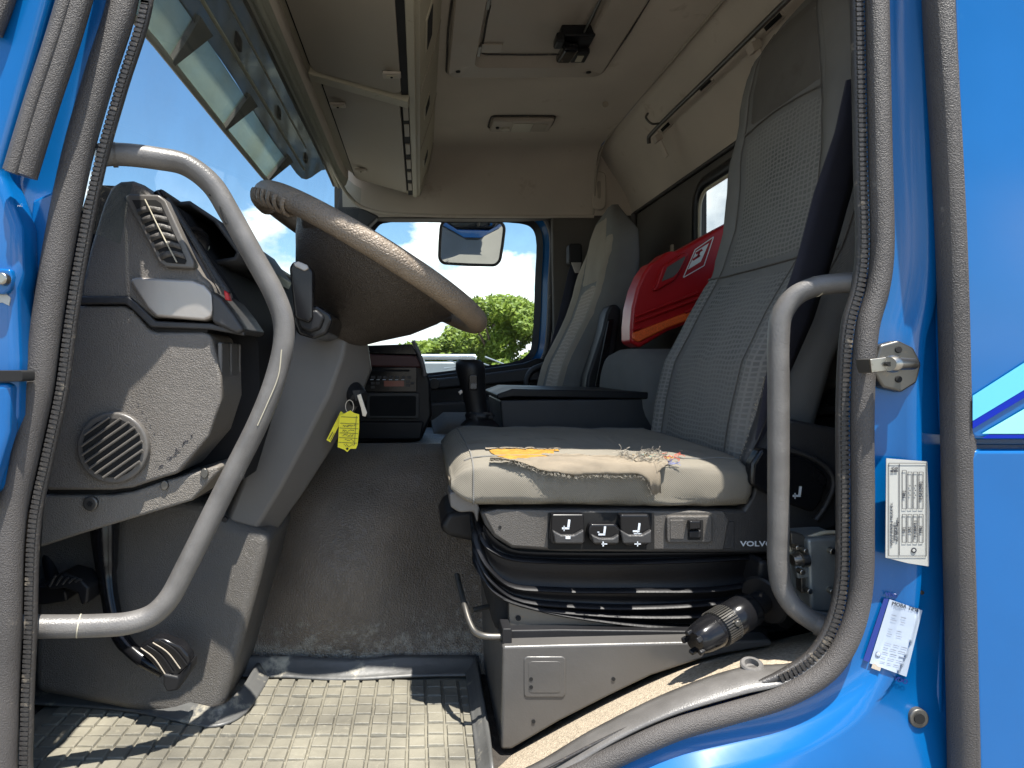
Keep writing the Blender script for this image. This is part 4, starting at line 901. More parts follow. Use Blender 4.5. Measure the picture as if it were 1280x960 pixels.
prism('stalk_tip', [(366, 329), (372, 326), (384, 331), (386, 336), (380, 339), (368, 333)], .171, .178, 'silver', rk, bevel=.002)
ig = thing('ignition_key', 'metal key in the lock with a small ring, left of the radio', 'key', P(447, 490, .40))
lathe('ignition_lock', P(436, 482, .40), P(450, 500, .37), [(0, .02), (.9, .02), (1, .015)], 'black', ig, seg=16)
prism('key_bow', [(440, 488), (450, 487), (452, 498), (444, 502)], .355, .36, 'black', ig, bevel=.001)
prism('key_blade', [(446, 494), (451, 492), (456, 508), (459, 516), (457, 521), (453, 520), (451, 510)], .345, .348, 'steel', ig, bevel=.0008)
tube('key_ring', cr([P(437 + 5 * math.cos(t), 508 + 8 * math.sin(t), .35) for t in [R(45 * k) for k in range(8)]], 3, True), .0009, 'steel', ig, closed=True, seg=6)
def yt(name, label, poly, y, ang, lines):
    t = thing(name, label, 'key tag', P(poly[0][0], poly[0][1], y))
    b_ = prism('tag_card', poly, y, y + .0015, 'yellow', t, bevel=.0003); return t
t1 = yt('key_tag', 'yellow plastic key tag with handwritten lines, facing the doorway', [(430, 517), (434, 515), (438, 513), (442, 516), (449, 518), (449, 535), (447, 556), (445, 561), (438, 561), (434, 565), (430, 562), (422, 559), (423, 545), (424, 520)], .345, 0, 1)
parts = [stroke(x0, y0, x1, y1, .5, y=.3435) for x0, y0, x1, y1 in ((425, 529, 448.5, 530), (424.5, 535, 448, 536), (424, 541, 447.5, 542), (423.5, 547, 447, 548), (423.3, 553, 446.5, 554), (426, 521, 447, 522), (445.5, 520, 443, 556))]
random.seed(12)
for r_ in range(5):
    x = 427 + random.uniform(0, 4); y = 532.5 + r_ * 6
    while x < 442:
        x2 = x + random.uniform(1, 2.4); y2 = y + random.uniform(-2, 2); parts.append(stroke(x, y + random.uniform(-1.5, 1.5), x2, y2, .55, y=.3434)); x = x2 + random.uniform(-.3, .7)
join('handwriting', parts, 'ink', t1)
disc('tag_hole', 434, 561, .3425, 1.5, .001, 'void', t1, seg=10, bevel=0)
t2 = yt('key_tag', 'second yellow key tag turned edge on against the steering column', [(426, 514), (431, 518), (413, 553), (408, 550)], .352, 0, 0)
join('handwriting', [stroke(411, 549, 416, 540, .8, y=.3505), stroke(413, 551, 418, 541, .6, y=.3505)], 'ink', t2)
# pedals
bp = thing('brake_pedal', 'black brake pedal with ribbed pad on a curved arm below the grab handle', 'pedal', P(205, 860, .2))
rows = tubev(cr([P(a, b, y) for a, b, y in ((131, 655, .26), (133, 700, .25), (138, 750, .235), (150, 795, .22), (176, 822, .205), (205, 838, .20))], 6), [.024, .0235, .023, .022, .021, .020, .019, .018, .015, .0148, .0145, .014, .014, .014, .014, .014, .0135, .013, .013, .013, .013, .012, .012, .012, .012, .012, .012, .012, .012, .012, .012], 10)
grid('pedal_arm', rows, 'gloss_black', bp, smooth=60, closed=True, cap=True)
pad = [(170, 813), (180, 804), (192, 798), (204, 799), (226, 808), (236, 820), (238, 832), (224, 845), (210, 852), (200, 842), (186, 826)]
prism('pedal_pad', pad, .17, .195, 'gloss_black', bp, bevel=.005, seg=3)
prism('pad_side', [(203, 842), (222, 846), (238, 828), (238, 840), (222, 864), (208, 866), (203, 856)], .165, .20, 'black', bp, bevel=.004, seg=2)
for k in range(4):
    o_ = k * 7.5; ptube('pad_rib', [(176 + o_ * 1.0, 810 - o_ * .45), (192 + o_ * 1.15, 822 - o_ * .45), (208 + o_ * 1.15, 845 - o_ * .62)], .1680, .0010, 'cabinet' if k in (0, 2) else 'black', bp, seg=6)
cpd = thing('clutch_pedal', 'ribbed black pedal at the far left behind the lower rail', 'pedal', P(80, 760, .25))
prism('pedal_pad', [(52, 730), (78, 716), (98, 722), (111, 735), (109, 755), (101, 758), (96, 742), (80, 736), (60, 738)], .20, .25, 'black', cpd, bevel=.005, seg=3)
prism('pedal_bracket', [(40, 734), (66, 732), (82, 738), (84, 752), (60, 756), (40, 758)], .23, .29, 'black', cpd, bevel=.005)
for k in range(5): ptube('pad_rib', [(62 + k * 8, 732 - k * 1.5 + 1), (68 + k * 8, 722 + k * .5), (70 + k * 8, 719 + k * 1.5)], .198, .002, 'plastic_dark', cpd, seg=6)
tube('pedal_stem', [P(70, 745, .26), P(60, 690, .30), P(58, 640, .32)], .012, 'black', cpd)

# ================================================================== GRAB HANDLES
h1 = thing('grab_handle', 'long bent grey grab rail running across the dashboard end to the footwell', 'grab rail', P(100, 780, .05))
ptube('rail_tube', [(120, 194, .03), (150, 193, .045), (196, 198, .06), (232, 206, .075), (264, 230, .085), (288, 268, .09), (318, 322, .095), (343, 368, .10), (354, 400, .10), (354, 432, .10), (342, 480, .10), (322, 530, .10), (295, 584, .098), (262, 650, .095), (232, 710, .09), (210, 750, .085), (190, 769, .08), (160, 779, .07), (120, 782, .06), (70, 783, .045), (20, 783, .03)], .05, .0158, 'handle', h1, k=6, seg=20)
tube('sleeve_joint', [P(98, 782.5, .053), P(99.5, 782.5, .0535)], .0163, 'cabinet_rim', h1, seg=20)
tube('end_sleeve', [P(140, 193.5, .042), P(146, 193.5, .044)], .0172, 'plastic', h1, seg=20)
ptube('peeling_coat', [(262, 243), (272, 250), (278, 268), (283, 280)], .076, .0018, 'void', h1, seg=6)
ptube('scratch', [(352, 437), (348, 470), (334, 505), (322, 532)], .0845, .0009, 'cabinet_rim', h1, seg=5)
h2 = thing('grab_handle', 'short upright grey grab rail beside the driver seat, near the rear seal', 'grab rail', P(985, 785, .05))
ptube('rail_tube', [(1075, 353, .03), (1050, 354, .045), (1020, 358, .058), (994, 370, .068), (977, 394, .072), (973, 425, .072), (973, 480, .072), (973, 580, .072), (973, 660, .072), (973, 705, .072), (978, 735, .07), (994, 760, .062), (1018, 777, .052), (1040, 788, .04)], .05, .0143, 'handle', h2, seg=20)
tube('end_sleeve', [P(1022, 780, .05), P(1045, 792, .035)], .0158, 'plastic', h2, seg=16)
tube('rail_joint', [P(1019, 358.4, .0575), P(1020.5, 358.2, .058)], .0148, 'cabinet_rim', h2, seg=20)

# ================================================================== FOOTWELL: TUNNEL, MAT
rows = []
tp = [(.40, -.612), (.415, -.56), (.435, -.48), (.46, -.40), (.49, -.32), (.525, -.25), (.565, -.205), (.61, -.188), (.68, -.195), (.80, -.215), (1.0, -.25), (1.4, -.262), (1.75, -.27), (1.82, -.32), (1.85, -.61)]
for y, z in tp:
    rows.append([V((x, y + (.035 * math.sin(x * 9) + .02 * math.sin(x * 17 + 1)) * sm(0, .15, -.195 - z) * sm(-.61, -.45, z) + .02 * noise.noise(V((x * 5, z * 6, 1))), z + CZ + .008 * noise.noise(V((x * 4, y * 4, 3))))) for x in [-.75 + 1.5 * j / 30 for j in range(31)]])
tn = thing('tunnel_cover', 'worn dark grey engine tunnel cover rising behind the floor mat', 'floor cover', V((0, .45, CZ - .61)))
grid('cover', rows, 'tunnel', tn, smooth=80)
disc('screw', 384, 746, .425, 3, .004, 'void', tn, seg=8)
# floor mat
fm_ = thing('floor_mat', 'dusty rubber floor mat with raised square blocks in front of the seat', 'floor mat', V((-.2, .2, CZ - .61)))
FZ = CZ - .6
def mz(x, y): return FZ + .004 * noise.noise(V((x * 6, y * 6, 0))) + .003 * noise.noise(V((x * 17, y * 17, 5)))
nx, ny = 60, 30; x0m, x1m, y0m, y1m = -.66, .108, .005, .40
rows = [[V((x, y, mz(x, y) - .0045)) for x in [x0m + (x1m - x0m) * i / nx for i in range(nx + 1)]] for y in [y0m + (y1m - y0m) * j / ny for j in range(ny + 1)]]
grid('mat_sheet', rows, 'rubber_mat', fm_, smooth=80)
random.seed(5)
pit = .0305; tiles = []
i = 0
x = x0m + .03
while x < x1m - .035:
    y = y0m + .02
    while y < y1m - .05:
        jx, jy = random.uniform(-.0008, .0008), random.uniform(-.0008, .0008); cx_, cy_ = x + pit / 2 + jx, y + pit / 2 + jy
        px_ = VX + cx_ * F / (cy_ + DC); py_ = VY + .6 * F / (cy_ + DC)
        if 25 < px_ < 640 and py_ < 985: tiles.append((cx_, cy_))
        y += pit
    x += pit
tiles.sort(key=lambda t: t[1])
def tilegeo(cx_, cy_):
    h0, h1 = .0138, .0124; z0, z1 = mz(cx_, cy_) - .005, mz(cx_, cy_) + .0002 + random.uniform(-.0006, .0006)
    v = [V((cx_ + a * h0, cy_ + b * h0, z0)) for a, b in ((-1, -1), (1, -1), (1, 1), (-1, 1))] + [V((cx_ + a * h1, cy_ + b * h1, z1 + random.uniform(-.0005, .0005))) for a, b in ((-1, -1), (1, -1), (1, 1), (-1, 1))] + [V((cx_ , cy_, z1 - .0006))]
    return v, [(0, 1, 5, 4), (1, 2, 6, 5), (2, 3, 7, 6), (3, 0, 4, 7), (4, 5, 8), (5, 6, 8), (6, 7, 8), (7, 4, 8)]
join('raised_blocks', [tilegeo(*t) for t in tiles], 'rubber_mat', fm_, 'stuff', bevel=.0012, seg=1)
# smooth raised borders of the mat
def border(name, pts, w, h, m='mat_lip'):
    rows = []
    c = cr([V(p) for p in pts], 6)
    for i, p in enumerate(c):
        t = (c[min(i + 1, len(c) - 1)] - c[max(i - 1, 0)]).normalized(); s_ = V((-t.y, t.x, 0)).normalized()
        r_ = []
        for k in range(7):
            u = k / 6; wob = .006 * noise.noise(V((p.x * 14, p.y * 14, k)))
            r_.append(p + s_ * (u - .5) * w + V((0, 0, h * (u ** 1.5) + wob * u)))
        rows.append(r_)
    return grid(name, rows, m, fm_, smooth=80, solid=.004)
border('mat_border', [(-.70, .285, FZ + .002), (-.50, .26, FZ + .002), (-.38, .222, FZ + .002), (-.338, .212, FZ + .002), (-.315, .232, FZ + .002), (-.303, .30, FZ + .002), (-.300, .385, FZ + .002)], .03, .016)
border('mat_border', [(-.40, .385, FZ + .002), (-.25, .378, FZ + .002), (-.15, .368, FZ + .002), (.0, .382, FZ + .002), (.115, .385, FZ + .002)], .035, .024)
border('mat_border', [(.094, .06, FZ + .002), (.097, .2, FZ + .002), (.098, .30, FZ + .002), (.098, .41, FZ + .004)][::-1], .022, .02)


# ================================================================== GEAR LEVER, STORAGE BOX
gl = thing('gear_lever', 'black gear lever with chunky grip and torn rubber boot beside the seat', 'gear lever', P(600, 556, .85))
GY = .85
def gr(px, py, rx, ry=None, y=GY): 
    c = P(px, py, y); s = (y + DC) / F; ry = ry or rx
    return [c + V((math.cos(t) * rx * s, math.sin(t) * ry * s, 0)) for t in [2 * math.pi * k / 20 for k in range(20)]]
grid('grip', [gr(585, 450, 5), gr(586, 449.5, 13), gr(587, 453, 17.5), gr(588, 462, 18.5), gr(590, 476, 16.5), gr(592, 490, 15), gr(595, 508, 13.5), gr(597, 517, 14)], 'black', gl, smooth=60, closed=True, cap=True)
prism('range_switch', rrect(586, 468, 597, 488, 3), .812, .83, 'gloss_black', gl, bevel=.003)
prism('switch_face', rrect(588, 479, 596, 486, 1.5), .809, .814, 'plastic', gl, bevel=.001)
prism('side_lever', [(573, 490), (579, 486), (581, 488), (575, 494)], .84, .85, 'silver', gl, bevel=.001)
random.seed(8)
rows = []
for px_, py_, r_ in ((598, 514, 15), (599, 519, 18), (599, 524, 16), (600, 530, 22), (601, 540, 31), (602, 552, 41), (603, 566, 50), (604, 590, 56)):
    q = gr(px_, py_, r_); cc_ = P(px_, py_, GY); rows.append([cc_ + (p - cc_) * random.uniform(.9, 1.1) for p in q])
grid('boot', rows, 'black', gl, smooth=70, closed=True)
join('torn_edge', [tubegeo([P(600 + random.uniform(-17, 17), 519 + random.uniform(-4, 5), .815 + random.uniform(0, .02)) for _ in range(3)], .0022, 5) for _ in range(14)], 'plastic_dark', gl, 'stuff')
bx = thing('storage_box', 'black lidded storage box between the two seats', 'storage box', P(720, 560, 1.1))
prism('box_body', [(625, 500), (818, 498), (822, 504), (819, 560), (816, 590), (640, 590), (630, 560)], .95, 1.25, 'plastic_dark', bx, bevel=.006)
prism('lid', [(621, 493), (640, 486), (812, 490), (817, 494), (817, 499), (640, 496), (622, 499)], .94, 1.26, 'black', bx, bevel=.004)

# ================================================================== DRIVER SEAT
ds = thing('driver_seat', 'worn grey fabric driver seat with torn cushion on black suspension bellows', 'seat', P(770, 800, .45))
XF = [(-.26, .548), (-.2, .553), (-.1, .57), (0, .592), (.1, .642), (.2, .70), (.3, .73), (.4, .742), (.6, .748), (.68, .758), (.75, .80), (.80, .85)]
YN = [(-.26, .225), (.25, .225), (.4, .23), (.5, .245), (.6, .265), (.68, .305), (.74, .365), (.79, .43)]
YF = [(-.26, .695), (.3, .70), (.5, .695), (.6, .685), (.68, .65), (.74, .59), (.79, .51)]
TH = [(-.26, .11), (0, .13), (.3, .12), (.6, .105), (.7, .08), (.79, .012)]
def bfront(v, z, seat):
    th = interp(seat['TH'], z); x = interp(seat['XF'], z)
    b = seat['B'] * math.exp(-((abs(v) - .80) / .17) ** 2) * (1 if z < seat['zb'] else max(0, 1 - (z - seat['zb']) / .1))
    return x + th / 2 * (1 - (1 - min(1, abs(v)) ** 4) ** .25) - b + (0.004 * noise.noise(V((v * 2, z * 7, 2))))
def bring(z, seat):
    yn, yf, th, x = interp(seat['YN'], z), interp(seat['YF'], z), interp(seat['TH'], z), interp(seat['XF'], z)
    yc, hw = (yn + yf) / 2, (yf - yn) / 2; o = []
    n_ = 44
    for k in range(n_):
        t = 2 * math.pi * k / n_; v = math.copysign(abs(math.cos(t)) ** .5, math.cos(t)); s = math.copysign(abs(math.sin(t)) ** .5, math.sin(t))
        if s >= 0: o.append(V((bfront(v, z, seat), yc + hw * v, z + CZ)) if s > 1e-6 else V((x + th / 2, yc + hw * v, z + CZ)))
        else: o.append(V((x + th / 2 - s * th / 2, yc + hw * v, z + CZ)))
    return o
DS = dict(XF=XF, YN=YN, YF=YF, TH=TH, B=.022, zb=.45)
zs = [-.26, -.235, -.2] + [-.15 + .05 * k for k in range(17)] + [.68, .71, .74, .765, .78, .79]
grid('backrest', [bring(z, DS) for z in zs], 'fabric_side', ds, smooth=70, closed=True, cap=True)
def panel(name, z0, z1, v0, v1, m, seat, par, off=.004, puff=.006, topcurve=0):
    rows = []; nz_, nv = 16, 14
    for i in range(nz_ + 1):
        r_ = []
        for j in range(nv + 1):
            a, b = i / nz_, j / nv; v = v0 + (v1 - v0) * b; z = z0 + (z1 - z0) * a + topcurve * math.sin(math.pi * b) * a
            yn, yf = interp(seat['YN'], z), interp(seat['YF'], z); e = min(a, 1 - a, b, 1 - b)
            k = min(1, e / .07); p = off * math.sin(k * math.pi / 2) + puff * math.sin(math.pi * a) * math.sin(math.pi * b) - .002 * (e == 0)
            r_.append(V((bfront(v, z, seat) - p, (yn + yf) / 2 + (yf - yn) / 2 * v, z + CZ)))
        rows.append(r_)
    return grid(name, rows, m, par, smooth=70)
panel('lower_panel', -.185, .180, -.62, .62, 'knit', DS, ds, .003, .008, .0)
panel('upper_panel', .202, .50, -.62, .62, 'knit', DS, ds, .003, .008, .02)
panel('head_panel', .525, .725, -.60, .58, 'fabric_head', DS, ds, .003, .006)
for sgn, v0, v1 in ((-1, -.97, -.65), (1, .65, .97)):
    panel('side_bolster', -.2, .20, v0, v1, 'knit', DS, ds, .002, .003); panel('upper_bolster', .205, .72, v0, v1, 'fabric_side', DS, ds, .002, .003)
def seam(seat, par, pts, off=.0035, r=.0011, m='rear_grey'):
    q = []
    for v, z in pts:
        yn, yf = interp(seat['YN'], z), interp(seat['YF'], z); q.append(V((bfront(v, z, seat) - off, (yn + yf) / 2 + (yf - yn) / 2 * v, z + CZ)))
    tube('seam_line', q, r, m, par, seg=6)
seam(DS, ds, [(-.97 + .0485 * k * 2, .192) for k in range(21)], .004, .0018)
seam(DS, ds, [(-.62 + .062 * k * 2, .512 + .012 * math.sin(math.pi * k / 10)) for k in range(11)], .004, .0015)
for sg in (-1, 1):
    seam(DS, ds, [(sg * (.64 - .05 * max(0, z) * (1 if z > .5 else 0)), z) for z in [-.18 + .03 * k for k in range(31)]])
    seam(DS, ds, [(sg * .975, z) for z in [-.2 + .03 * k for k in range(31)]], .002)
# cushion
def cring(x, n_=56, off=0):
    u = (x - .05) / .47
    s = min(1, math.sin(min(1, max(0, (u + .002) / .14)) * math.pi / 2) + .0) if u < .14 else 1
    s = max(.12, s ** .6)
    zt = -.150 - .010 * u - .012 * math.exp(-(u / .12) ** 2); zb = -.236 + .0 * u
    zc, hz = (zt + zb) / 2, (zt - zb) / 2; yc, hy = .43, .265 * (.93 + .07 * s); o = []
    for k in range(n_):
        t = 2 * math.pi * k / n_; o.append(cpt(x, t, off, (s, zc, hz, yc, hy)))
    return o
def cpar(x):
    u = (x - .05) / .47
    s = (math.sin(min(1, max(0, (u + .004) / .085)) * math.pi / 2)) if u < .081 else 1
    s = max(.3, s ** .6)
    if u > 1.0: s = max(.6, math.cos((u - 1.0) / .02 * .9))
    zt = -.150 - .008 * u - .008 * math.exp(-(u / .10) ** 2); zb = -.238
    return s, (zt + zb) / 2, (zt - zb) / 2, .43, .265 * (.94 + .06 * s)
def cpt(x, t, off=0, par=None):
    s, zc, hz, yc, hy = par or cpar(x)
    cy, cz = math.copysign(abs(math.cos(t)) ** .27, math.cos(t)), math.copysign(abs(math.sin(t)) ** .40, math.sin(t))
    w = .006 * noise.noise(V((x * 14, t * 1.7, 0))) + .003 * noise.noise(V((x * 40, t * 4, 9)))
    crown = .005 * max(0, cz) * (1 - cy * cy)
    return V((x, yc + (hy * (1 if abs(cy) < .99 else 1) + w + off) * cy, zc + (hz * s + w * .6 + off) * cz + crown + CZ))
xs = [.05, .052, .056, .062, .072, .085, .1] + [.12 + .02 * k for k in range(19)] + [.495, .505, .514, .522, .527, .529]
grid('cushion', [[cpt(x, 2 * math.pi * k / 60) for k in range(60)] for x in xs], 'fabric', ds, smooth=80, closed=True, cap=True)
# seams of the cushion
tube('cushion_seam', [cpt(x, math.pi * .70, .0008) for x in xs[4:]], .0014, 'fabric_side', ds, seg=6)
tube('cushion_seam', [cpt(.085, math.pi * (.3 + .9 * k / 30), .0008) for k in range(31)], .0014, 'fabric_side', ds, seg=6)
tube('cushion_seam', [cpt(x, math.pi * .36, .0008) for x in xs[4:]], .0014, 'fabric_side', ds, seg=6)
random.seed(21)
def rag(t, s, a): return a * (noise.noise(V((t * 9, s, 0))) + .6 * noise.noise(V((t * 30, s, 4))) + .5 * noise.noise(V((t * 90, s, 7))))
def tear(name, xa, xb, lo, hi, m, par, off=.002, lift=0, n_=70, r_=10, thick=0, seed=0):
    rows = []
    for i in range(n_ + 1):
        t = i / n_; x = xa + (xb - xa) * t; a, b = lo(t) + rag(t, seed, .02), hi(t) + rag(t, seed + 3, .012); q = []
        for j in range(r_ + 1):
            u = j / r_; q.append(cpt(x + rag(u, seed + i * .1, .0008), math.pi * (a + (b - a) * u), off + lift * u * u + .0008 * noise.noise(V((x * 60, u * 6, seed)))))
        rows.append(q)
    return grid(name, rows, m, par, smooth=80, solid=thick)
bumpf = lambda t: math.sin(math.pi * t)
tear('foam', .118, .235, lambda t: .585 - .0 * t, lambda t: .615 + .215 * bumpf(min(1, t * 1.1)) ** .6, 'foam', ds, .0015, seed=1)
tear('torn_rim', .112, .24, lambda t: .57 + .01 * t, lambda t: .588, 'lining', ds, .003, seed=2)
flap = tear('torn_flap', .112, .378, lambda t: .80 - .09 * sm(.1, .5, t), lambda t: .815 + .16 * sm(0, .4, t) + .03 * sm(.85, 1, t), 'lining', ds, .003, .009, thick=.0015, seed=5)
tear('bare_backing', .20, .36, lambda t: .68, lambda t: .70 + .07 * bumpf(t), 'lining', ds, .0022, seed=8)
parts = []
for i in range(170):           # frayed threads on the flap edge
    t = random.random(); x = .112 + .266 * t; e = .815 + .16 * sm(0, .4, t) + .03 * sm(.85, 1, t) + rag(t, 8, .012)
    c = cpt(x, math.pi * e, .011); l_ = random.uniform(.002, .007)
    parts.append(tubegeo([c, c + V((random.uniform(-1, 1) * l_ * .6, -.001, -l_ * .6)), c + V((random.uniform(-1, 1) * l_, -.001, -l_))], .0003, 3))
for i in range(120):
    x = random.uniform(.33, .405); c = cpt(x, math.pi * random.uniform(.64, .82), .003); pts = [c]
    for k in range(5): pts.append(pts[-1] + V((random.uniform(-.007, .007), random.uniform(-.004, .002), random.uniform(-.003, .005))))
    parts.append(tubegeo(cr(pts, 3), random.uniform(.0003, .0006), 3))
join('loose_threads', parts, 'thread', ds, 'stuff')
tear('frayed_patch', .350, .415, lambda t: .67, lambda t: .71 + .13 * bumpf(t), 'foam', ds, .0018, seed=11)
tear('backing_strip', .345, .40, lambda t: .65 + .12 * (1 - t), lambda t: .70 + .12 * (1 - t), 'lining', ds, .006, thick=.001, seed=14)
tear('backing_strip', .372, .392, lambda t: .70, lambda t: .97 - .1 * t, 'lining', ds, .004, .006, n_=14, thick=.001, seed=16)
for m_, n0, xr in (('thread_red', 9, (.385, .42)), ('thread_teal', 7, (.352, .375)), ('thread_blue', 6, (.378, .402))):
    parts = []
    for i in range(n0):
        x = random.uniform(*xr); c = cpt(x, math.pi * (random.uniform(.68, .76) if m_ != 'thread_blue' else random.uniform(.80, .86)), .004); pts = [c]
        for k in range(4): pts.append(pts[-1] + V((random.uniform(-.002, .008), random.uniform(-.003, .001), random.uniform(-.003, .003))))
        parts.append(tubegeo(cr(pts, 3), .0005, 4))
    join('coloured_threads', parts, m_, ds, 'stuff')
# ragged corner at the front of the cushion
parts = []
prism('torn_corner', [(560, 600), (566, 594), (574, 588), (577, 600), (575, 618), (569, 612)], .20, .23, 'lining', ds, bevel=.003)
# under-seat front shell and plastics
prism('front_bracket', [(561, 617), (569, 613), (596, 626), (600, 636), (597, 655), (592, 640), (574, 641), (563, 634)], .19, .26, 'handle', ds, bevel=.004)
prism('front_shell', [(560, 640), (600, 636), (612, 660), (600, 680), (560, 672), (548, 660)], .33, .50, 'black', ds, bevel=.02, seg=3)
cov = [(600, 640), (625, 637), (660, 636), (930, 637), (940, 620), (948, 590), (958, 562), (975, 534), (990, 524), (1068, 540), (1068, 648), (1040, 662), (1000, 672), (990, 690), (960, 692), (840, 691), (700, 690), (640, 686), (618, 672), (606, 656)]
prism('side_cover', cov, .175, .22, 'plastic_dark', ds, bevel=.006, seg=3)
prism('control_plate', [(604, 641), (622, 637), (690, 638), (905, 639), (912, 650), (905, 688), (700, 687), (640, 683), (618, 668)], .1715, .18, 'seat_plastic', ds, bevel=.003, seg=2)
prism('lever_recess', rrect(685, 641, 818, 687, 2), .1700, .1720, 'void', ds, bevel=0)
pads_ = [[(690, 643), (730, 643), (732, 678), (728, 681), (690, 680), (688, 676)], [(738, 655), (770, 655), (777, 664), (776, 678), (770, 682), (744, 682), (737, 674), (735, 664)], [(775, 643), (812, 643), (816, 666), (815, 678), (808, 683), (782, 683), (776, 672)]]
for k, q in enumerate(pads_):
    a = prism('seat_lever', q, .153, .170, 'gloss_black', ds, bevel=.004, seg=3)
    x0 = q[0][0]; low = [(x0 + 1, 663 + (k == 1) * 5), (x0 + 12, 669 + (k == 1) * 4), (x0 + 28, 669 + (k == 1) * 4), (x0 + 40 - (k == 1) * 4, 662 + (k == 1) * 6), (x0 + 40 - (k == 1) * 4, 680), (x0 + 4, 680)]
    prism('lever_lip', low, .146, .156, 'plastic_dark', a, bevel=.003, seg=3)
def icon(cx_, cy_, s, y, par, kind):
    ps = [stroke(cx_ + 2 * s, cy_ - 5 * s, cx_ + 1 * s, cy_ + 3 * s, 2.2 * s, y=y), stroke(cx_ - 5 * s, cy_ + 3.4 * s, cx_ + 2 * s, cy_ + 3.4 * s, 1.8 * s, y=y)]
    if kind == 0: ps += [stroke(cx_ - 3 * s, cy_ + 1 * s, cx_ - 3 * s, cy_ + 6 * s, .8 * s, y=y)]
    if kind == 1: ps += [stroke(cx_ - 6 * s, cy_ + 1 * s, cx_ - 4 * s, cy_ + 1 * s, 1 * s, y=y)]
    if kind == 2: ps += [stroke(cx_ - 4 * s, cy_ + 6 * s, cx_ + 4 * s, cy_ + 6 * s, .9 * s, y=y), stroke(cx_, cy_ + 4 * s, cx_, cy_ + 6.5 * s, .8 * s, y=y)]
    join('seat_symbol', ps, 'icon', par)
icon(709, 656, 1.3, .1525, ds, 0); icon(754, 664, 1.2, .1525, ds, 1); icon(797, 660, 1.2, .1525, ds, 2)
join('print_mark', [stroke(707, 672, 713, 672, 3.4, y=.1455), stroke(752, 680, 759, 680, 1.2, y=.1455), stroke(754, 677, 754, 683, 1.6, y=.1455), stroke(793, 680, 801, 680, 1.2, y=.1455), stroke(797, 677, 797, 683, 1.2, y=.1455)], 'icon', ds)
sw = prism('switch_panel', rrect(834, 645, 891, 679, 4), .164, .176, 'seat_plastic', ds, bevel=.003)
prism('switch_well', rrect(860, 650, 879, 675, 1), .1625, .165, 'void', sw, bevel=0)
prism('rocker', [(862, 651), (877, 651), (877, 662), (862, 663)], .152, .164, 'gloss_black', sw, bevel=.003)
prism('rocker', [(862, 664), (877, 663), (877, 673), (862, 673)], .158, .164, 'black', sw, bevel=.002)
prism('blank_plate', rrect(838, 650, 855, 674, 1), .1625, .165, 'seat_plastic', sw, bevel=.001)
prism('blank_plate', rrect(897, 652, 918, 686, 1), .1735, .176, 'plastic_dark', ds, bevel=.001)
text("VOLVO", 946, 680, .1742, 6.6, 'icon', ds, 0, bold=True, sx=1.35)
disc('cover_hole', 625, 659, .1705, 2, .002, 'void', ds, seg=8, bevel=0)
prism('recliner_pad', [(940, 580), (952, 560), (985, 566), (1012, 576), (1032, 590), (1037, 602), (1028, 628), (1018, 642), (985, 630), (955, 616), (938, 606)], .155, .18, 'gloss_black', ds, bevel=.007, seg=3)
ptube('pad_rim', [(985, 562), (1015, 572), (1036, 588), (1042, 604), (1032, 632), (1020, 650)], .165, .004, 'plastic_dark', ds)
icon(998, 615, 1.4, .1542, ds, 0)
# bellows
def lip(ptsn, name='bellows_fold', r=.010, r2=.0038, yb=.62):
    near = [P(a, b, .190) for a, b in ptsn]
    far = [V((near[0].x + .004 * k, .190 + (yb - .190) * k / 4, near[0].z + .004 * k)) for k in range(4, 0, -1)]
    c = cr(far + [near[0] + V((.0, .02, 0))] + near[1:], 5)
    tube(name, c, r, 'bellows', ds, r2=r2, ref=(0, 0, 1), seg=10)
    return near
folds = [[(604, 664), (612, 684), (632, 696), (700, 702), (850, 701), (960, 695)],
         [(598, 668), (608, 704), (634, 730), (690, 737), (800, 738), (900, 736), (965, 724)],
         [(600, 688), (612, 722), (640, 746), (720, 757), (850, 757), (965, 744)],
         [(601, 702), (616, 736), (650, 755), (740, 767), (850, 770), (965, 762)],
         [(602, 714), (622, 742), (670, 760), (760, 776), (850, 784), (965, 786)]]
for q in folds: lip(q)
for q in folds: 
    top = [(a + 2, b - 9) for a, b in q]
    n_ = [P(a, b, .174) for a, b in cr([V((a, b, 0)) for a, b in q], 4) for a, b in [(a, b)]] if False else None
def sheet(q1, q2, y1, y2, dy):
    a = cr([P(x, y, .195) for x, y in q1], 5); b = cr([P(x, y, .195) for x, y in q2], 5); n_ = min(len(a), len(b)); rows = []
    aa = [a[int(i * (len(a) - 1) / 19)] for i in range(20)]; bb = [b[int(i * (len(b) - 1) / 19)] for i in range(20)]
    for k in range(6):
        t = k / 5; rows.append([aa[i].lerp(bb[i], t) + V((.0, -.004 + .016 * t * math.sin(math.pi * t) - .004 * math.sin(math.pi * t), 0)) for i in range(20)])
    return grid('bellows_web', rows, 'bellows', ds, smooth=70)
for q1, q2 in zip([[(604, 655), (618, 672), (640, 686), (700, 690), (850, 690), (960, 690)]] + folds, folds): sheet(q1, q2, 0, 0, 0)
box('suspension_core', .12, .62, .20, .66, -.45, -.25, 'void', ds, bevel=.02)
random.seed(4)
prism('frame_plate', [(636, 748), (660, 756), (760, 776), (850, 786), (960, 788), (960, 792), (636, 792)], .188, .21, 'dark_steel', ds, bevel=.002)
disc('frame_hole', 648, 773, .186, 3.4, .002, 'void', ds, seg=12, bevel=0)
prism('slide_rail', [(632, 788), (700, 787), (960, 790), (962, 803), (700, 806), (632, 808)], .168, .21, 'black', ds, bevel=.003)
prism('rail_end', rrect(628, 786, 640, 806, 2), .15, .19, 'black', ds, bevel=.002)
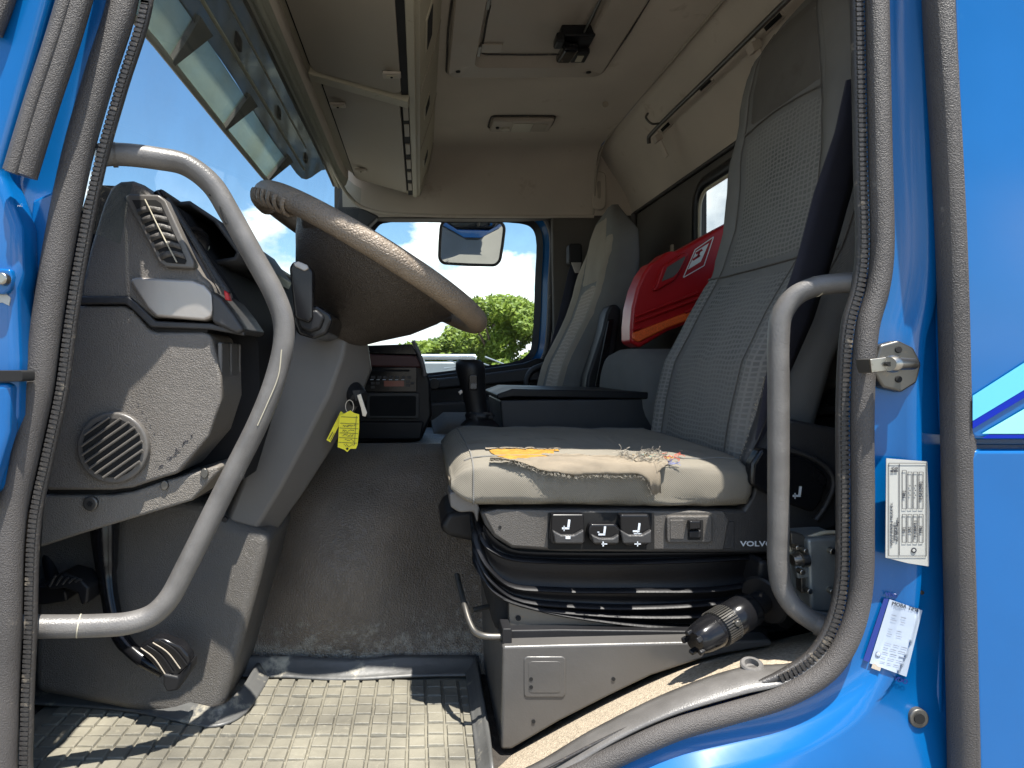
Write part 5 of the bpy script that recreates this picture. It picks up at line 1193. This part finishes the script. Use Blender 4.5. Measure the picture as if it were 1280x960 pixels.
ptube('adjust_bar', [(571, 719, .30), (574, 732, .27), (580, 755, .22), (587, 778, .19), (594, 790, .175), (606, 795, .165), (632, 796, .165)], .16, .0052, 'dark_steel', ds, k=6, seg=10)
ptube('adjust_bar', [(590, 763, .24), (612, 758, .26), (632, 760, .28)], .24, .0045, 'dark_steel', ds, seg=8)
# webbing along the torn side of the backrest
rows = [[P(x - 5, y, .215), P(x + w, y + 1, .20)] for x, y, w in ((962, 470, 5), (956, 498, 8), (950, 520, 10), (940, 548, 9), (930, 572, 6), (923, 590, 4))]
grid('torn_piping', rows, 'seal_dark', ds, smooth=60, solid=.004)
parts = []
for i in range(110):
    t = random.random(); c = P(957 - 37 * t + random.uniform(-1, 1), 470 + 120 * t, .20); l_ = .004
    parts.append(tubegeo([c, c + V((random.uniform(-1, .4) * l_, -random.random() * l_, random.uniform(-1, 1) * l_))], .0005, 3))
join('loose_threads', parts, 'thread', ds, 'stuff')
prism('belt_anchor', [(914, 592), (922, 588), (926, 596), (924, 612), (916, 606)], .18, .20, 'silver', ds, bevel=.003)
# pedestal
pe = thing('seat_pedestal', 'grey painted steel seat pedestal standing between the mat and the sill carpet', 'seat base', P(640, 935, .2))
prism('side_plate', [(628, 808), (700, 806), (966, 800), (966, 808), (905, 818), (870, 827), (815, 845), (765, 869), (700, 902), (640, 937), (626, 938)], .14, .65, 'pedestal', pe, bevel=.005)
prism('embossed_panel', rrect(655, 821, 707, 872, 5), .1382, .142, 'pedestal', pe, bevel=.003, seg=3)
prism('embossed_field', rrect(661, 827, 701, 866, 4), .1376, .1385, 'pedestal', pe, bevel=.001)
for a, b in ((664, 849), (664, 859), (767, 849), (667, 902)): disc('bolt_hole', a, b, .1368 if b < 870 and a < 700 else .1385, 2.4, .002, 'void', pe, seg=12, bevel=0)

# seat belt of the driver
db = thing('driver_belt', 'dark navy seat belt strap hanging beside the driver backrest', 'seat belt', P(990, 560, .2))
rows = []
for lx_, rx_, y_, yy in ((1058, 1080, 100, .16), (1044, 1078, 165, .165), (1018, 1064, 240, .17), (996, 1040, 325, .175), (970, 1016, 400, .18), (958, 985, 470, .19), (946, 968, 540, .20), (938, 950, 600, .21)):
    a, b = P(lx_, y_, yy), P(rx_, y_, yy + .02); rows.append([a.lerp(b, k / 4) + V((0, -.004 * math.sin(math.pi * k / 4), 0)) for k in range(5)])
grid('strap', rows, 'belt', db, smooth=70, solid=.0025)
# rear pillar lining behind the seat edge
pt = thing('pillar_lining', 'dark grey plastic lining of the rear door pillar behind the driver seat', 'trim panel', P(1040, 700, .4))
prism('lining_panel', [(985, 330), (1140, 280), (1140, 900), (950, 860), (940, 700), (960, 520)], .36, .40, 'plastic_dark', pt, bevel=.01)
prism('upper_panel', [(1030, 250), (1130, 230), (1130, 478), (1040, 486), (1000, 520), (985, 500), (1000, 380)], .32, .36, 'rear_grey', pt, bevel=.012, seg=3)
prism('cover_edge', [(940, 540), (1000, 508), (1130, 505), (1130, 516), (1000, 520), (944, 556)], .31, .35, 'plastic_dark', pt, bevel=.008, seg=3)

# ================================================================== PASSENGER SEAT, MIDDLE CUSHION, RED CASE
ps = thing('passenger_seat', 'upright far grey fabric seat with beige front panels and folded black armrest', 'seat', P(700, 600, 1.75))
PS = dict(XF=[(-.3, .50), (-.12, .53), (0, .56), (.08, .60), (.18, .652), (.27, .682), (.35, .70), (.5, .715), (.57, .73), (.62, .76)],
          YN=[(-.3, 1.50), (.4, 1.50), (.5, 1.54), (.57, 1.60), (.62, 1.68)], YF=[(-.3, 1.98), (.4, 1.97), (.5, 1.92), (.57, 1.85), (.62, 1.78)],
          TH=[(-.3, .12), (.3, .13), (.5, .12), (.62, .03)], B=.03, zb=.35)
grid('backrest', [bring(z, PS) for z in [-.3 + .04 * k for k in range(22)] + [.57, .59, .605, .618, .622]], 'fabric_side', ps, smooth=70, closed=True, cap=True)
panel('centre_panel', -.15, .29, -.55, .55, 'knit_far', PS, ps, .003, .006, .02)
panel('head_panel', .31, .57, -.62, .62, 'fabric_brightened', PS, ps, .003, .005)
for v0, v1 in ((-.9, -.6), (.6, .9)): panel('side_bolster', -.2, .50, v0, v1, 'fabric_brightened', PS, ps, .002, .002)
cq = []
for x in (.05, .055, .07, .1, .2, .3, .4, .5, .56):
    s = max(.3, min(1, (x - .04) / .06)); cq.append([V((x, 1.74 + .25 * math.copysign(abs(math.cos(t)) ** .5, math.cos(t)), CZ - .27 + .055 * s * math.copysign(abs(math.sin(t)) ** .5, math.sin(t)))) for t in [2 * math.pi * k / 32 for k in range(32)]])
grid('cushion', cq, 'fabric_side', ps, smooth=80, closed=True, cap=True)
box('seat_base', .1, .6, 1.52, 1.96, -.62, -.31, 'black', ps, bevel=.02)
prism('armrest', [(731, 492), (734, 470), (752, 415), (758, 390), (763, 381), (772, 380), (777, 386), (776, 400), (770, 440), (764, 492)], 1.40, 1.49, 'black', ps, bevel=.015, seg=3)
prism('armrest_inlay', [(742, 488), (760, 400), (768, 398), (762, 440), (756, 488)], 1.395, 1.41, 'gloss_black', ps, bevel=.004)
mc = thing('middle_cushion', 'rounded grey cushion partly hidden behind the driver backrest', 'cushion', P(830, 560, 1.1))
cq = []
for x in (.60, .605, .62, .65, .7, .8, .9, .96):
    s = max(.25, min(1, (x - .58) / .05)) ** .5; cq.append([V((x, 1.15 + .22 * s * math.copysign(abs(math.cos(t)) ** .6, math.cos(t)), CZ - .10 + .14 * s * math.copysign(abs(math.sin(t)) ** .85, math.sin(t)) - .0)) for t in [2 * math.pi * k / 36 for k in range(36)]])
grid('pad', cq, 'fabric_side', mc, smooth=80, closed=True, cap=True)
rc_ = thing('red_case', 'red plastic case with orange lower panel and dark window behind the driver seat', 'case', P(850, 430, 1.2))
case = [(788, 428), (788, 408), (790, 385), (796, 360), (804, 342), (814, 328), (822, 325), (832, 316), (838, 313), (846, 314), (905, 281), (960, 252), (960, 366), (905, 388), (835, 414), (800, 435)]
prism('shell', case, 1.12, 1.215, 'red', rc_, bevel=.011, seg=4)
prism('orange_panel', [(791, 416), (905, 373), (955, 352), (955, 366), (905, 385), (835, 410), (799, 428), (791, 424)], 1.112, 1.13, 'orange', rc_, bevel=.006, seg=2)
for (a, b, c, d) in ((793, 396, 872, 366), (793, 403, 873, 373), (791, 413, 800, 409), (856, 391, 868, 386)):
    ptube('rib', [(a, b), (c, d)], 1.116, .0055, 'red', rc_, seg=10)
prism('window_frame', [(821, 356), (829, 332), (856, 315), (861, 317), (858, 325), (850, 340), (844, 350), (820, 364), (817, 362)], 1.105, 1.125, 'red', rc_, bevel=.005, seg=3)
prism('dark_window', [(827, 352), (834, 334), (856, 320), (857, 322), (848, 340), (842, 346)], 1.1035, 1.107, 'rear_grey', rc_, bevel=.001)
lines_ = [(854, 347, 869, 312), (869, 312, 892, 296), (892, 296, 880, 332), (880, 332, 854, 347)]
join('label_frame', [stroke(*q, 1.1, y=1.1145) for q in lines_], 'white', rc_)
lab = prism('label', [(860, 337), (870, 314), (886, 304), (876, 327)], 1.1135, 1.1155, 'white', rc_, bevel=0)
join('label_symbol', [stroke(866, 325, 875, 319, 2.6, y=1.1128), stroke(870, 317, 878, 312, 2.6, y=1.1128), stroke(872, 322, 875, 313, 2.2, y=1.1128)], 'red', lab)
# ================================================================== TRAILER BRAKE HANDLE AND LOCK UNIT
hl = thing('hand_control', 'black cylindrical control handle with ribbed ring and flange, low beside the seat', 'control handle', P(950, 800, .12))
A0, A1 = P(868, 803, .06), P(955, 750, .13)
lathe('grip_body', A0, A0.lerp(A1, .80), [(0, .015), (.03, .018), (.12, .0215), (.30, .0235), (.31, .0225), (.62, .024), (.63, .025), (.96, .025), (1, .022)], 'gloss_black', hl, seg=28)
ax = (A1 - A0).normalized(); u0 = ax.orthogonal().normalized(); s0 = ax.cross(u0); parts = []
for k in range(44):
    t = 2 * math.pi * k / 44; rd_ = u0 * math.cos(t) + s0 * math.sin(t); c = A0.lerp(A1, .375) + rd_ * .0242; parts.append(boxgeo(c, ax * .0135, rd_ * .0016, ax.cross(rd_) * .0009))
join('ribbed_ring', parts, 'dark_steel', hl, 'stuff')
for k in range(5):
    t = 2 * math.pi * k / 5 + .5; rd_ = u0 * math.cos(t) + s0 * math.sin(t); v_, f_ = boxgeo(A0 + rd_ * .015 - ax * .002, ax * .005, rd_ * .003, ax.cross(rd_) * .004); obj('end_claw', v_, f_, 'black', hl, bevel=.002)
lathe('stem', A0.lerp(A1, .78), A1 + ax * .05, [(0, .018), (.5, .015), (1, .015)], 'black', hl)
B0 = A0.lerp(A1, .98)
lathe('flange', B0, B0 + ax * .006, [(0, .034), (.5, .037), (1, .034)], 'black', hl, seg=28)
lathe('flange_boss', B0 + ax * .006, B0 + ax * .03, [(0, .022), (1, .016)], 'dark_steel', hl, seg=16)
disc('grip_stud', 923, 780, .062, 4, .008, 'dark_steel', hl, seg=12)
for k in range(4):
    c = B0 + ax * (.035 + .012 * k); lathe('rubber_ring', c, c + ax * .006, [(0, .026 - .002 * k), (1, .026 - .002 * k)], 'black', hl, seg=18)
prism('mount_body', [(950, 700), (962, 702), (990, 730), (1010, 770), (985, 790), (960, 770), (948, 730)], .15, .24, 'black', hl, bevel=.01)
lk = thing('lock_unit', 'grey metal lock and valve unit with bolts beside the lower end of the short rail', 'lock unit', P(1020, 790, .1))
prism('casing', [(1010, 674), (1045, 672), (1060, 672), (1060, 766), (1014, 766), (1012, 730)], .075, .14, 'galv', lk, bevel=.005)
prism('back_plate', [(988, 665), (1004, 668), (1014, 682), (1014, 740), (1002, 742), (1000, 690), (990, 688)], .085, .10, 'dark_steel', lk, bevel=.002)
prism('foot_casting', [(1012, 762), (1040, 768), (1060, 766), (1056, 800), (1020, 790), (1010, 778)], .07, .13, 'galv', lk, bevel=.01, seg=3)
prism('bolt_tab', [(994, 708), (1012, 706), (1014, 722), (998, 724)], .078, .09, 'galv', lk, bevel=.002)
for a, b, r_ in ((998, 685, 3), (1008, 689, 3), (1042, 690, 4), (1042, 740, 4), (1004, 716, 3.6), (1013, 740, 3.5)):
    disc('bolt_head', a, b, .066, r_, .012, 'steel', lk, seg=10, bevel=.001)
lathe('valve_nozzle', P(990, 700, .08), P(1008, 698, .08), [(0, .008), (.5, .009), (.55, .012), (1, .012)], 'steel', lk, seg=14)
ptube('cable', [(986, 690), (992, 680), (1006, 674), (1030, 666), (1055, 666)], .09, .0032, 'cabinet_rim', lk, seg=8)
for o in S.objects:
    if o.type == 'MESH' and o.parent is None and 'kind' not in o.keys(): print('UNTAGGED', o.name)
